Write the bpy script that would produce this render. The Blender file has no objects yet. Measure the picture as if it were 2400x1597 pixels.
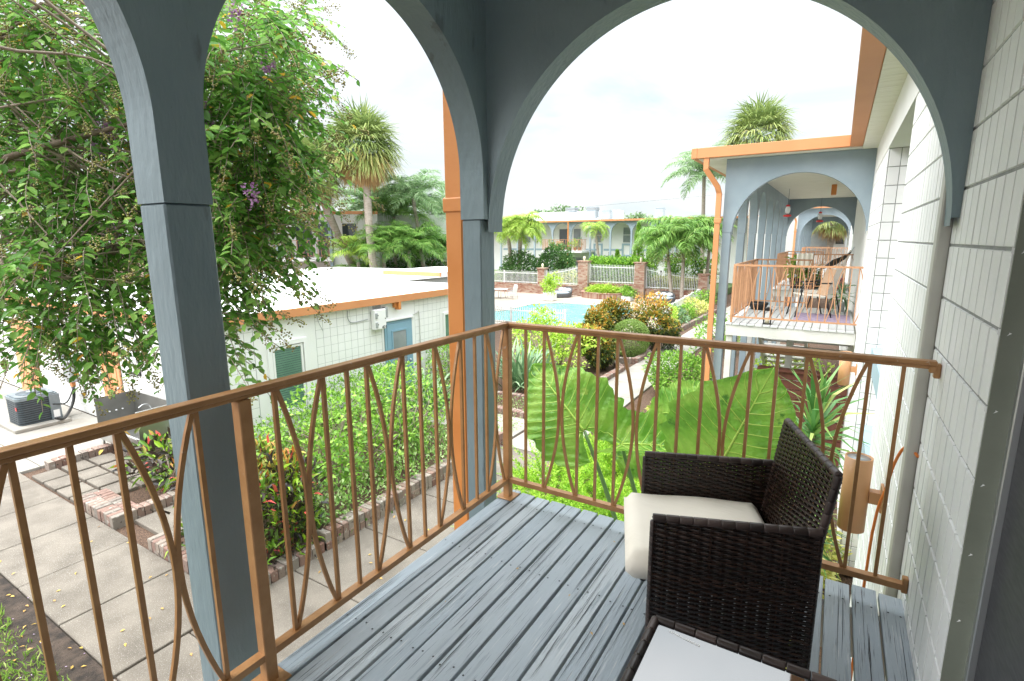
import bpy, math, random
import numpy as np
from mathutils import Vector, Matrix
R = math.radians
PI = math.pi
random.seed(7)
rng = np.random.default_rng(11)
C = bpy.context.scene.collection
scene = bpy.context.scene
# ------------------------------------------------------------------ camera
cd = bpy.data.cameras.new('camera')
cd.sensor_width = 36.0
cd.lens = 18.529
cd.clip_start = 0.05
cd.clip_end = 2000
cam = bpy.data.objects.new('camera', cd)
C.objects.link(cam)
PITCH, YAW, ROLL = 0.189728652, 0.550180427, -0.004227945
_fw = Vector((-math.sin(YAW)*math.cos(PITCH), math.cos(YAW)*math.cos(PITCH), -math.sin(PITCH)))
_r = Vector((math.cos(YAW), math.sin(YAW), 0))
_u = _r.cross(_fw)
_r2 = math.cos(ROLL)*_r + math.sin(ROLL)*_u
_u2 = -math.sin(ROLL)*_r + math.cos(ROLL)*_u
cam.matrix_world = Matrix(((_r2.x, _u2.x, -_fw.x, 0), (_r2.y, _u2.y, -_fw.y, 0), (_r2.z, _u2.z, -_fw.z, 1.503), (0, 0, 0, 1)))
scene.camera = cam
# ------------------------------------------------------------------ sky, sun, exposure
SUN_EL, SUN_AZ = R(44), R(226)      # the brightest part of the overcast, behind and to the left
W = bpy.data.worlds.new('World')
scene.world = W
W.use_nodes = True
nt = W.node_tree
for n in list(nt.nodes): nt.nodes.remove(n)
def N(t, **k):
    n = nt.nodes.new(t)
    for a, b in k.items(): setattr(n, a, b)
    return n
out = N('ShaderNodeOutputWorld'); bg = N('ShaderNodeBackground')
sky = N('ShaderNodeTexSky'); sky.sky_type = 'NISHITA'; sky.sun_disc = False
sky.sun_elevation = SUN_EL; sky.sun_rotation = SUN_AZ; sky.air_density = 1.0; sky.dust_density = 1.5
tc = N('ShaderNodeTexCoord'); sep = N('ShaderNodeSeparateXYZ')
nt.links.new(tc.outputs['Generated'], sep.inputs[0])
def M(op, a, b=None, clamp=False):
    m = N('ShaderNodeMath', operation=op); m.use_clamp = clamp
    for i, v in enumerate((a, b)):
        if v is None: continue
        if isinstance(v, (int, float)): m.inputs[i].default_value = v
        else: nt.links.new(v, m.inputs[i])
    return m.outputs[0]
zc = M('MAXIMUM', sep.outputs['Z'], 0.0)
den = M('ADD', zc, 0.16)
cx = M('DIVIDE', sep.outputs['X'], den); cy = M('DIVIDE', sep.outputs['Y'], den)
comb = N('ShaderNodeCombineXYZ'); nt.links.new(cx, comb.inputs[0]); nt.links.new(cy, comb.inputs[1])
nz = N('ShaderNodeTexNoise'); nz.inputs['Scale'].default_value = 0.9; nz.inputs['Detail'].default_value = 7; nz.inputs['Roughness'].default_value = 0.55
nz.inputs['Distortion'].default_value = 0.6
nt.links.new(comb.outputs[0], nz.inputs['Vector'])
rp = N('ShaderNodeValToRGB'); nt.links.new(nz.outputs['Fac'], rp.inputs[0])
rp.color_ramp.elements[0].position = 0.36; rp.color_ramp.elements[0].color = (0.74, 0.83, 0.87, 1)
rp.color_ramp.elements[1].position = 0.58; rp.color_ramp.elements[1].color = (0.97, 0.985, 0.99, 1)
e = rp.color_ramp.elements.new(0.46); e.color = (0.88, 0.925, 0.945, 1)
lum = M('ADD', M('MULTIPLY', M('POWER', zc, 3.0), 3.4), 0.465)     # overcast sky: brighter overhead
lum = M('MULTIPLY', lum, 9.0)
cl = N('ShaderNodeVectorMath', operation='SCALE'); nt.links.new(rp.outputs[0], cl.inputs[0]); nt.links.new(lum, cl.inputs['Scale'])
mx = N('ShaderNodeMix', data_type='RGBA'); mx.inputs['Factor'].default_value = 0.88
nt.links.new(sky.outputs[0], mx.inputs['A']); nt.links.new(cl.outputs[0], mx.inputs['B'])
bg.inputs['Strength'].default_value = 0.1
nt.links.new(mx.outputs['Result'], bg.inputs['Color']); nt.links.new(bg.outputs[0], out.inputs[0])
sl = bpy.data.lights.new('sun', 'SUN'); sl.energy = 1.5; sl.angle = R(55); sl.color = (1.0, 0.98, 0.95)
so = bpy.data.objects.new('sun', sl); C.objects.link(so)
_sd = Vector((math.sin(SUN_AZ)*math.cos(SUN_EL), math.cos(SUN_AZ)*math.cos(SUN_EL), math.sin(SUN_EL)))
so.rotation_euler = _sd.to_track_quat('Z', 'Y').to_euler()
vs = scene.view_settings
vs.view_transform = 'Standard'; vs.look = 'None'; vs.gamma = 1.0; vs.use_curve_mapping = False
vs.exposure = 1.42
scene.cycles.max_bounces = 8; scene.cycles.diffuse_bounces = 4; scene.cycles.transparent_max_bounces = 12
scene.cycles.sample_clamp_indirect = 6.0
try: scene.cycles.use_denoising = True
except Exception: pass
GZ = -2.8                            # ground level; the balcony deck is z = 0
# ------------------------------------------------------------------ materials
def mat(name, c1, c2=None, scale=6.0, rough=0.6, bump=0.0, bscale=60.0, metal=0.0, spec=0.5, stretch=(1, 1, 1), bstretch=None, detail=6, dist=0.02, ramp=(0.35, 0.65), attr=None, c3=None, trans=0.0, coat=0.0, spots=None):
    m = bpy.data.materials.new(name); m.use_nodes = True
    t = m.node_tree; nd = t.nodes; lk = t.links
    b = nd['Principled BSDF']; o = nd['Material Output']
    b.inputs['Roughness'].default_value = rough; b.inputs['Metallic'].default_value = metal
    b.inputs['Specular IOR Level'].default_value = spec
    if coat: b.inputs['Coat Weight'].default_value = coat; b.inputs['Coat Roughness'].default_value = 0.08
    def v3(c): return (c[0], c[1], c[2], 1)
    co = nd.new('ShaderNodeTexCoord'); src = co.outputs['Object']
    if stretch != (1, 1, 1):
        mp = nd.new('ShaderNodeMapping'); mp.inputs['Scale'].default_value = stretch; lk.new(src, mp.inputs[0]); vsrc = mp.outputs[0]
    else: vsrc = src
    last = None
    if attr:                                             # per leaf / per board random value picks the colour
        a = nd.new('ShaderNodeAttribute'); a.attribute_name = 'rnd'
        r = nd.new('ShaderNodeValToRGB'); lk.new(a.outputs['Fac'], r.inputs[0])
        els = r.color_ramp.elements
        els[0].position = attr[0][0]; els[0].color = v3(attr[0][1])
        els[1].position = attr[-1][0]; els[1].color = v3(attr[-1][1])
        for p, c in attr[1:-1]: e = els.new(p); e.color = v3(c)
        last = r.outputs[0]
    elif c2 is not None:
        n = nd.new('ShaderNodeTexNoise'); n.inputs['Scale'].default_value = scale; n.inputs['Detail'].default_value = detail; lk.new(vsrc, n.inputs['Vector'])
        r = nd.new('ShaderNodeValToRGB'); lk.new(n.outputs['Fac'], r.inputs[0])
        r.color_ramp.elements[0].position = ramp[0]; r.color_ramp.elements[0].color = v3(c1)
        r.color_ramp.elements[1].position = ramp[1]; r.color_ramp.elements[1].color = v3(c2)
        last = r.outputs[0]
    if spots:                                            # (colour, scale, threshold, stretch): dirt, cracks, pebbles
        if last is None:
            rgb = nd.new('ShaderNodeRGB'); rgb.outputs[0].default_value = v3(c1); last = rgb.outputs[0]
        for sc, ss, th, st in spots:
            mp = nd.new('ShaderNodeMapping'); mp.inputs['Scale'].default_value = st; lk.new(src, mp.inputs[0])
            n = nd.new('ShaderNodeTexNoise'); n.inputs['Scale'].default_value = ss; n.inputs['Detail'].default_value = 5; n.inputs['Roughness'].default_value = 0.6; lk.new(mp.outputs[0], n.inputs['Vector'])
            r = nd.new('ShaderNodeValToRGB'); lk.new(n.outputs['Fac'], r.inputs[0])
            r.color_ramp.elements[0].position = th; r.color_ramp.elements[0].color = (0, 0, 0, 1)
            r.color_ramp.elements[1].position = min(1, th+0.06); r.color_ramp.elements[1].color = (1, 1, 1, 1)
            x = nd.new('ShaderNodeMix'); x.data_type = 'RGBA'; lk.new(r.outputs[0], x.inputs['Factor']); lk.new(last, x.inputs['A']); x.inputs['B'].default_value = v3(sc)
            last = x.outputs['Result']
    if last is not None: lk.new(last, b.inputs['Base Color'])
    else: b.inputs['Base Color'].default_value = v3(c1)
    if bump:
        n = nd.new('ShaderNodeTexNoise'); n.inputs['Scale'].default_value = bscale; n.inputs['Detail'].default_value = 5
        if bstretch:
            mp = nd.new('ShaderNodeMapping'); mp.inputs['Scale'].default_value = bstretch; lk.new(src, mp.inputs[0]); lk.new(mp.outputs[0], n.inputs['Vector'])
        else: lk.new(vsrc, n.inputs['Vector'])
        bp = nd.new('ShaderNodeBump'); bp.inputs['Strength'].default_value = bump; bp.inputs['Distance'].default_value = dist
        lk.new(n.outputs['Fac'], bp.inputs['Height']); lk.new(bp.outputs[0], b.inputs['Normal'])
    if trans:
        tr = nd.new('ShaderNodeBsdfTranslucent'); ms = nd.new('ShaderNodeMixShader'); ms.inputs[0].default_value = trans
        if last is not None: lk.new(last, tr.inputs[0])
        else: tr.inputs[0].default_value = v3(c1)
        lk.new(b.outputs[0], ms.inputs[1]); lk.new(tr.outputs[0], ms.inputs[2]); lk.new(ms.outputs[0], o.inputs[0])
    return m
def leafmat(name, ramp, rough=0.42, trans=0.35, spec=0.4):
    return mat(name, ramp[0][1], attr=ramp, rough=rough, trans=trans, spec=spec)
Mt = {}
Mt['slate'] = mat('slate_paint', (0.160, 0.222, 0.25), (0.190, 0.256, 0.285), scale=3, rough=0.45, bump=0.8, bscale=38, dist=0.007, bstretch=(1, 1, 0.3), spots=[((0.115, 0.15, 0.17), 9, 0.64, (1, 1, 0.3)), ((0.045, 0.055, 0.06), 55, 0.735, (1, 1, 1.2)), ((0.24, 0.30, 0.325), 22, 0.70, (1, 1, 0.25))])
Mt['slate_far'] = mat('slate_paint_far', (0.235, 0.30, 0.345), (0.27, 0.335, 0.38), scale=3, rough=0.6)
Mt['bronze'] = mat('bronze_paint', (0.33, 0.16, 0.06), (0.41, 0.215, 0.09), scale=14, rough=0.38, bump=0.35, bscale=90, dist=0.003, metal=0.15, spots=[((0.42, 0.30, 0.21), 30, 0.66, (1, 1, 1))])
Mt['copper'] = mat('copper_rail', (0.46, 0.235, 0.125), (0.52, 0.28, 0.15), scale=8, rough=0.5)
Mt['orange'] = mat('orange_trim', (0.60, 0.22, 0.055), (0.66, 0.26, 0.075), scale=2.5, rough=0.42, bump=0.08, bscale=30)
Mt['fascia'] = mat('orange_fascia', (0.58, 0.245, 0.10), (0.62, 0.27, 0.115), scale=2.0, rough=0.5)
Mt['white'] = mat('white_block_paint', (0.84, 0.85, 0.855), (0.88, 0.885, 0.89), scale=7, rough=0.6, bump=0.25, bscale=120, dist=0.004)
Mt['white2'] = mat('white_wall_paint', (0.78, 0.785, 0.765), (0.83, 0.835, 0.82), scale=1.2, rough=0.7, bump=0.15, bscale=70)
Mt['mortar'] = mat('grey_joint', (0.25, 0.26, 0.255), (0.34, 0.35, 0.34), scale=20, rough=0.8)
Mt['mortar2'] = mat('pale_joint', (0.36, 0.37, 0.36), (0.44, 0.45, 0.44), scale=20, rough=0.8)
Mt['soffit'] = mat('cream_boards', (0.72, 0.71, 0.62), (0.80, 0.79, 0.71), scale=4, rough=0.6, stretch=(1, 6, 1), spots=[((0.5, 0.47, 0.38), 5, 0.68, (1, 8, 1))])
Mt['olive'] = mat('olive_grey_render', (0.21, 0.23, 0.185), (0.25, 0.27, 0.22), scale=6, rough=0.7, bump=0.3, bscale=50, dist=0.004, spots=[((0.1, 0.1, 0.08), 26, 0.72, (1, 1, 1))])
Mt['alu'] = mat('aluminium', (0.55, 0.57, 0.58), rough=0.35, metal=0.8)
Mt['screen'] = mat('dark_screen', (0.055, 0.057, 0.065), (0.085, 0.085, 0.095), scale=40, rough=0.55, stretch=(1, 0.5, 3), spots=[((0.25, 0.25, 0.27), 30, 0.73, (1, 4, 0.6))])
Mt['deck'] = mat('grey_deck_paint', (0.36, 0.40, 0.435), attr=[(0.0, (0.30, 0.355, 0.405)), (0.5, (0.35, 0.40, 0.445)), (1.0, (0.40, 0.45, 0.49))], rough=0.55, bump=0.55, bscale=60, dist=0.004, bstretch=(2.0, 0.12, 1),
    spots=[((0.27, 0.315, 0.355), 14, 0.60, (1.6, 0.12, 1)), ((0.50, 0.52, 0.53), 60, 0.62, (3.0, 0.07, 1)), ((0.05, 0.055, 0.06), 50, 0.645, (4.2, 0.07, 1)), ((0.13, 0.14, 0.15), 90, 0.615, (3.2, 0.05, 1)), ((0.05, 0.038, 0.03), 40, 0.72, (1, .8, 1))])
Mt['deck2'] = mat('pale_deck_paint', (0.52, 0.54, 0.54), attr=[(0.0, (0.50, 0.52, 0.52)), (1.0, (0.62, 0.63, 0.62))], rough=0.6, spots=[((0.35, 0.35, 0.33), 10, 0.68, (1, 0.2, 1))])
Mt['under'] = mat('dark_wood', (0.03, 0.03, 0.028), rough=0.9)
Mt['redwood'] = mat('redwood', (0.09, 0.028, 0.016), (0.13, 0.042, 0.024), scale=10, rough=0.7)
Mt['beamw'] = mat('pale_timber', (0.55, 0.55, 0.52), (0.62, 0.62, 0.59), scale=4, rough=0.7)
Mt['concrete'] = mat('aggregate_concrete', (0.125, 0.106, 0.084), (0.195, 0.168, 0.136), scale=2.2, rough=0.85, bump=0.5, bscale=160, dist=0.006, spots=[((0.42, 0.39, 0.35), 120, 0.59, (1, 1, 1)), ((0.10, 0.08, 0.06), 110, 0.63, (1, 1, 1)), ((0.15, 0.13, 0.105), 1.3, 0.6, (1, 1, 1))])
Mt['concrete2'] = mat('smooth_concrete', (0.27, 0.25, 0.22), (0.36, 0.34, 0.30), scale=1.2, rough=0.85, bump=0.2, bscale=60, spots=[((0.3, 0.27, 0.22), 1.7, 0.64, (1, 1, 1))])
Mt['pooldeck'] = mat('pool_deck', (0.40, 0.335, 0.275), (0.47, 0.40, 0.34), scale=0.8, rough=0.8, bump=0.2, bscale=40)
Mt['mulch'] = mat('mulch', (0.05, 0.028, 0.018), (0.19, 0.115, 0.075), scale=55, rough=0.95, bump=1.0, bscale=70, dist=0.03, spots=[((0.36, 0.25, 0.16), 60, 0.68, (1, 1.6, 1))])
Mt['soil'] = mat('soil', (0.022, 0.016, 0.012), (0.075, 0.052, 0.038), scale=8, rough=0.95, bump=0.8, bscale=60, dist=0.03, spots=[((0.3, 0.2, 0.24), 80, 0.7, (1, 1, 1))])
Mt['grassland'] = mat('grassland', (0.06, 0.1, 0.03), (0.1, 0.16, 0.05), scale=3, rough=0.95)
Mt['brick'] = mat('weathered_brick', (0.3, 0.2, 0.16), attr=[(0, (0.20, 0.105, 0.08)), (0.25, (0.25, 0.17, 0.135)), (0.5, (0.29, 0.245, 0.205)), (0.75, (0.20, 0.175, 0.15)), (1, (0.25, 0.14, 0.11))], rough=0.85, bump=0.7, bscale=60, dist=0.008, spots=[((0.36, 0.33, 0.29), 14, 0.58, (1, 1, 1)), ((0.06, 0.045, 0.035), 18, 0.6, (1, 1, 1))])
Mt['brickfar'] = mat('pink_brick', (0.45, 0.28, 0.21), attr=[(0, (0.27, 0.115, 0.075)), (0.5, (0.37, 0.23, 0.17)), (1, (0.45, 0.34, 0.27))], rough=0.85)
Mt['mortarfar'] = mat('brick_mortar', (0.42, 0.36, 0.31), rough=0.9)
Mt['roofwhite'] = mat('white_roof_coat', (0.80, 0.80, 0.79), (0.86, 0.86, 0.85), scale=0.5, rough=0.6, spots=[((0.66, 0.65, 0.62), 2.2, 0.69, (1, 3, 1))])
Mt['glassdark'] = mat('dark_glass', (0.05, 0.065, 0.07), rough=0.06, spec=0.8)
Mt['glassgrey'] = mat('grey_glass', (0.30, 0.33, 0.34), (0.2, 0.23, 0.24), scale=1.5, rough=0.12)
Mt['blind'] = mat('green_blind', (0.10, 0.20, 0.155), (0.14, 0.26, 0.20), scale=3, rough=0.35)
Mt['bluedoor'] = mat('blue_door_paint', (0.20, 0.35, 0.45), (0.23, 0.38, 0.48), scale=3, rough=0.45)
Mt['peach'] = mat('peach_door_paint', (0.72, 0.33, 0.15), (0.76, 0.37, 0.18), scale=3, rough=0.5)
Mt['frame'] = mat('white_frame', (0.80, 0.80, 0.79), rough=0.45)
Mt['greybox'] = mat('grey_metal_box', (0.35, 0.37, 0.38), (0.4, 0.42, 0.43), scale=8, rough=0.45, metal=0.3)
Mt['acgrey'] = mat('condenser_grey', (0.06, 0.08, 0.095), (0.08, 0.10, 0.115), scale=10, rough=0.45, metal=0.3)
Mt['acpale'] = mat('condenser_pale', (0.17, 0.205, 0.225), (0.21, 0.245, 0.265), scale=10, rough=0.4, metal=0.2)
Mt['black'] = mat('black_plastic', (0.015, 0.015, 0.016), rough=0.4)
Mt['steel'] = mat('stainless', (0.40, 0.40, 0.39), (0.48, 0.48, 0.47), scale=3, rough=0.3, metal=0.9)
Mt['steelin'] = mat('dull_steel', (0.24, 0.235, 0.22), (0.3, 0.295, 0.28), scale=2.5, rough=0.4, metal=0.7)
Mt['wicker'] = mat('brown_wicker', (0.02, 0.012, 0.009), attr=[(0, (0.009, 0.006, 0.005)), (0.5, (0.026, 0.014, 0.010)), (1, (0.065, 0.035, 0.025))], rough=0.24, spec=0.5, bump=0.2, bscale=200, dist=0.002)
Mt['wickerrim'] = mat('wicker_rim', (0.05, 0.034, 0.03), attr=[(0, (0.015, 0.010, 0.009)), (0.5, (0.035, 0.022, 0.019)), (1, (0.07, 0.048, 0.043))], rough=0.35)
Mt['cushion'] = mat('cream_cushion', (0.82, 0.765, 0.67), (0.86, 0.81, 0.72), scale=3, rough=0.85, bump=0.25, bscale=9, dist=0.02, bstretch=(1, 3, 1))
Mt['blackglass'] = mat('black_glass', (0.012, 0.014, 0.018), (0.03, 0.033, 0.038), scale=7, rough=0.03, spec=0.5)
Mt['blackglass'].node_tree.nodes['Principled BSDF'].inputs['IOR'].default_value = 2.7
Mt['lampcopper'] = mat('copper_lamp_paint', (0.50, 0.26, 0.12), (0.55, 0.295, 0.14), scale=3, rough=0.4, bump=0.05, bscale=60)
Mt['groundcover'] = leafmat('ground_cover_leaf', [(0, (0.10, 0.24, 0.04)), (0.6, (0.28, 0.46, 0.11)), (1, (0.58, 0.68, 0.36))])
Mt['paper'] = mat('paper', (0.8, 0.8, 0.8), rough=0.6)
Mt['cord'] = mat('orange_cord', (0.75, 0.22, 0.04), rough=0.5)
Mt['pipe'] = mat('grey_pipe', (0.50, 0.50, 0.46), (0.56, 0.56, 0.52), scale=4, rough=0.55)
Mt['bluepanel'] = mat('blue_panel', (0.33, 0.45, 0.52), rough=0.6)
Mt['pool'] = mat('pool_shell', (0.40, 0.82, 0.82), rough=0.5)
Mt['bark'] = mat('bark', (0.16, 0.115, 0.085), (0.27, 0.21, 0.165), scale=14, rough=0.9, bump=0.5, bscale=40, stretch=(1, 1, 0.3))
Mt['palmtrunk'] = mat('palm_trunk', (0.30, 0.25, 0.205), (0.44, 0.38, 0.32), scale=9, rough=0.9, bump=0.8, bscale=14, dist=0.05, stretch=(0.5, 0.5, 3))
Mt['twig'] = mat('pale_twig', (0.30, 0.24, 0.19), (0.38, 0.31, 0.25), scale=20, rough=0.9)
Mt['leaf'] = leafmat('myrtle_leaf', [(0, (0.07, 0.20, 0.03)), (0.45, (0.15, 0.36, 0.06)), (0.8, (0.30, 0.55, 0.12)), (0.982, (0.42, 0.64, 0.18)), (0.985, (0.85, 0.58, 0.05)), (1, (0.85, 0.45, 0.07))], trans=0.45)
Mt['seed'] = leafmat('seed_pods', [(0, (0.26, 0.26, 0.07)), (0.6, (0.50, 0.47, 0.16)), (1, (0.22, 0.15, 0.07))], trans=0.1)
Mt['flower'] = leafmat('mauve_flower', [(0, (0.36, 0.16, 0.38)), (1, (0.55, 0.32, 0.56))])
Mt['hedge'] = leafmat('hedge_leaf', [(0, (0.084, 0.210, 0.028)), (0.6, (0.238, 0.462, 0.056)), (1, (0.448, 0.700, 0.112))])
Mt['hedgedk'] = leafmat('dark_hedge_leaf', [(0, (0.042, 0.112, 0.028)), (0.7, (0.112, 0.252, 0.063)), (1, (0.224, 0.406, 0.126))])
Mt['lime'] = leafmat('lime_leaf', [(0, (0.250, 0.475, 0.037)), (0.5, (0.475, 0.688, 0.075)), (1, (0.688, 0.825, 0.175))])
Mt['fern'] = leafmat('fern_leaf', [(0, (0.175, 0.400, 0.025)), (0.5, (0.375, 0.650, 0.050)), (1, (0.625, 0.825, 0.125))])
Mt['variegated'] = leafmat('variegated_leaf', [(0, (0.280, 0.392, 0.070)), (0.5, (0.728, 0.700, 0.196)), (1, (0.900, 0.900, 0.420))])
Mt['croton'] = leafmat('croton_leaf', [(0, (0.03, 0.045, 0.015)), (0.3, (0.10, 0.17, 0.03)), (0.5, (0.30, 0.30, 0.04)), (0.75, (0.52, 0.24, 0.03)), (1, (0.62, 0.38, 0.06))], trans=0.25)
Mt['crotondk'] = leafmat('dark_croton_leaf', [(0, (0.025, 0.020, 0.020)), (0.4, (0.070, 0.049, 0.035)), (0.62, (0.126, 0.280, 0.028)), (0.93, (0.364, 0.588, 0.042)), (0.955, (0.840, 0.126, 0.112)), (1, (0.900, 0.168, 0.140))], trans=0.2, rough=0.3)
Mt['crotontop'] = leafmat('croton_top_leaf', [(0, (0.10, 0.12, 0.02)), (0.4, (0.30, 0.32, 0.05)), (0.75, (0.50, 0.36, 0.06)), (1, (0.60, 0.19, 0.05))], trans=0.2)
Mt['slate_dist'] = mat('slate_paint_hazed', (0.29, 0.365, 0.42), (0.32, 0.395, 0.45), scale=3, rough=0.6)  # same slate paint, lightened in the colour for distance haze and glare
Mt['topiary'] = leafmat('topiary_leaf', [(0, (0.12, 0.21, 0.045)), (0.6, (0.28, 0.42, 0.10)), (1, (0.46, 0.58, 0.2))])
Mt['bop'] = leafmat('bird_of_paradise_leaf', [(0, (0.084, 0.182, 0.084)), (0.6, (0.196, 0.336, 0.168)), (1, (0.364, 0.504, 0.280))], trans=0.15)
Mt['yucca'] = leafmat('yucca_leaf', [(0, (0.070, 0.210, 0.056)), (0.6, (0.168, 0.392, 0.112)), (0.9, (0.392, 0.588, 0.168)), (1, (0.630, 0.672, 0.224))], trans=0.2)
Mt['frond'] = leafmat('feather_frond', [(0, (0.10, 0.24, 0.05)), (0.6, (0.27, 0.48, 0.11)), (1, (0.50, 0.66, 0.2))], trans=0.35)
Mt['frondlime'] = leafmat('lime_frond', [(0, (0.224, 0.392, 0.056)), (0.6, (0.476, 0.658, 0.112)), (1, (0.728, 0.812, 0.252))], trans=0.3)
Mt['frondblue'] = leafmat('queen_frond', [(0, (0.17, 0.30, 0.13)), (0.6, (0.34, 0.50, 0.25)), (1, (0.55, 0.66, 0.38))], trans=0.35)
Mt['roofunit'] = mat('pale_grey_casing', (0.30, 0.345, 0.375), (0.36, 0.405, 0.43), scale=6, rough=0.5)
Mt['crack'] = mat('dark_crack', (0.035, 0.038, 0.042), rough=0.9)
Mt['sabal'] = leafmat('sabal_frond', [(0, (0.15, 0.23, 0.07)), (0.5, (0.34, 0.42, 0.14)), (0.8, (0.52, 0.52, 0.20)), (0.9, (0.60, 0.45, 0.2)), (1, (0.56, 0.34, 0.15))], trans=0.3)
Mt['sabaldead'] = leafmat('dry_frond', [(0, (0.28, 0.16, 0.07)), (0.6, (0.45, 0.29, 0.13)), (1, (0.52, 0.40, 0.2))], trans=0.15)
Mt['fartree'] = leafmat('far_foliage', [(0, (0.140, 0.238, 0.112)), (1, (0.336, 0.462, 0.252))], trans=0.2)
Mt['elephant'] = mat('elephant_ear', (0.16, 0.38, 0.05), attr=[(0, (0.16, 0.39, 0.05)), (0.5, (0.25, 0.52, 0.07)), (1, (0.38, 0.62, 0.11))], rough=0.33, spec=0.5, trans=0.38, bump=0.8, bscale=26, dist=0.02, spots=[((0.42, 0.60, 0.12), 7, 0.60, (1, 1, 1)), ((0.10, 0.27, 0.04), 9, 0.62, (1, 1, 1)), ((0.28, 0.2, 0.08), 16, 0.745, (1, 1, 1))])
Mt['vein'] = leafmat('leaf_vein', [(0, (0.588, 0.812, 0.168)), (1, (0.644, 0.868, 0.196))], trans=0.2)
Mt['stalk'] = mat('green_stalk', (0.12, 0.25, 0.08), (0.17, 0.32, 0.11), scale=6, rough=0.4)
Mt['rug'] = mat('purple_rug', (0.22, 0.15, 0.26), (0.42, 0.36, 0.45), scale=14, rough=0.95, stretch=(1, 3, 1))
Mt['red'] = mat('red_plastic', (0.6, 0.03, 0.03), rough=0.3)
Mt['tan'] = mat('tan_sling', (0.50, 0.32, 0.2), (0.56, 0.38, 0.25), scale=20, rough=0.7)
Mt['clay'] = mat('clay_pot', (0.42, 0.16, 0.09), rough=0.7)
Mt['darkgreen'] = mat('dark_green_pot', (0.03, 0.10, 0.06), rough=0.5)
Mt['clearglass'] = mat('pale_glass', (0.72, 0.76, 0.78), rough=0.08)
Mt['candle'] = mat('candle_wax', (0.75, 0.68, 0.5), rough=0.5)
Mt['dayframe'] = mat('grey_weave', (0.05, 0.05, 0.055), (0.1, 0.1, 0.105), scale=40, rough=0.6)
Mt['bluefabric'] = mat('blue_grey_fabric', (0.40, 0.46, 0.52), rough=0.9)
Mt['petal'] = leafmat('fallen_leaf', [(0, (0.62, 0.42, 0.06)), (0.5, (0.5, 0.28, 0.08)), (0.55, (0.52, 0.36, 0.55)), (1, (0.6, 0.45, 0.62))], trans=0.1)
Mt['grassblade'] = leafmat('grass_blade', [(0, (0.140, 0.280, 0.042)), (0.6, (0.308, 0.504, 0.084)), (1, (0.588, 0.672, 0.224))], trans=0.3)
Mt['water'] = mat('pool_water', (0.10, 0.43, 0.45), (0.17, 0.52, 0.53), scale=0.7, rough=0.08, bump=0.5, bscale=3, dist=0.08, spots=[((0.35, 0.66, 0.66), 3.0, 0.58, (1, 1.5, 1))])
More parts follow.
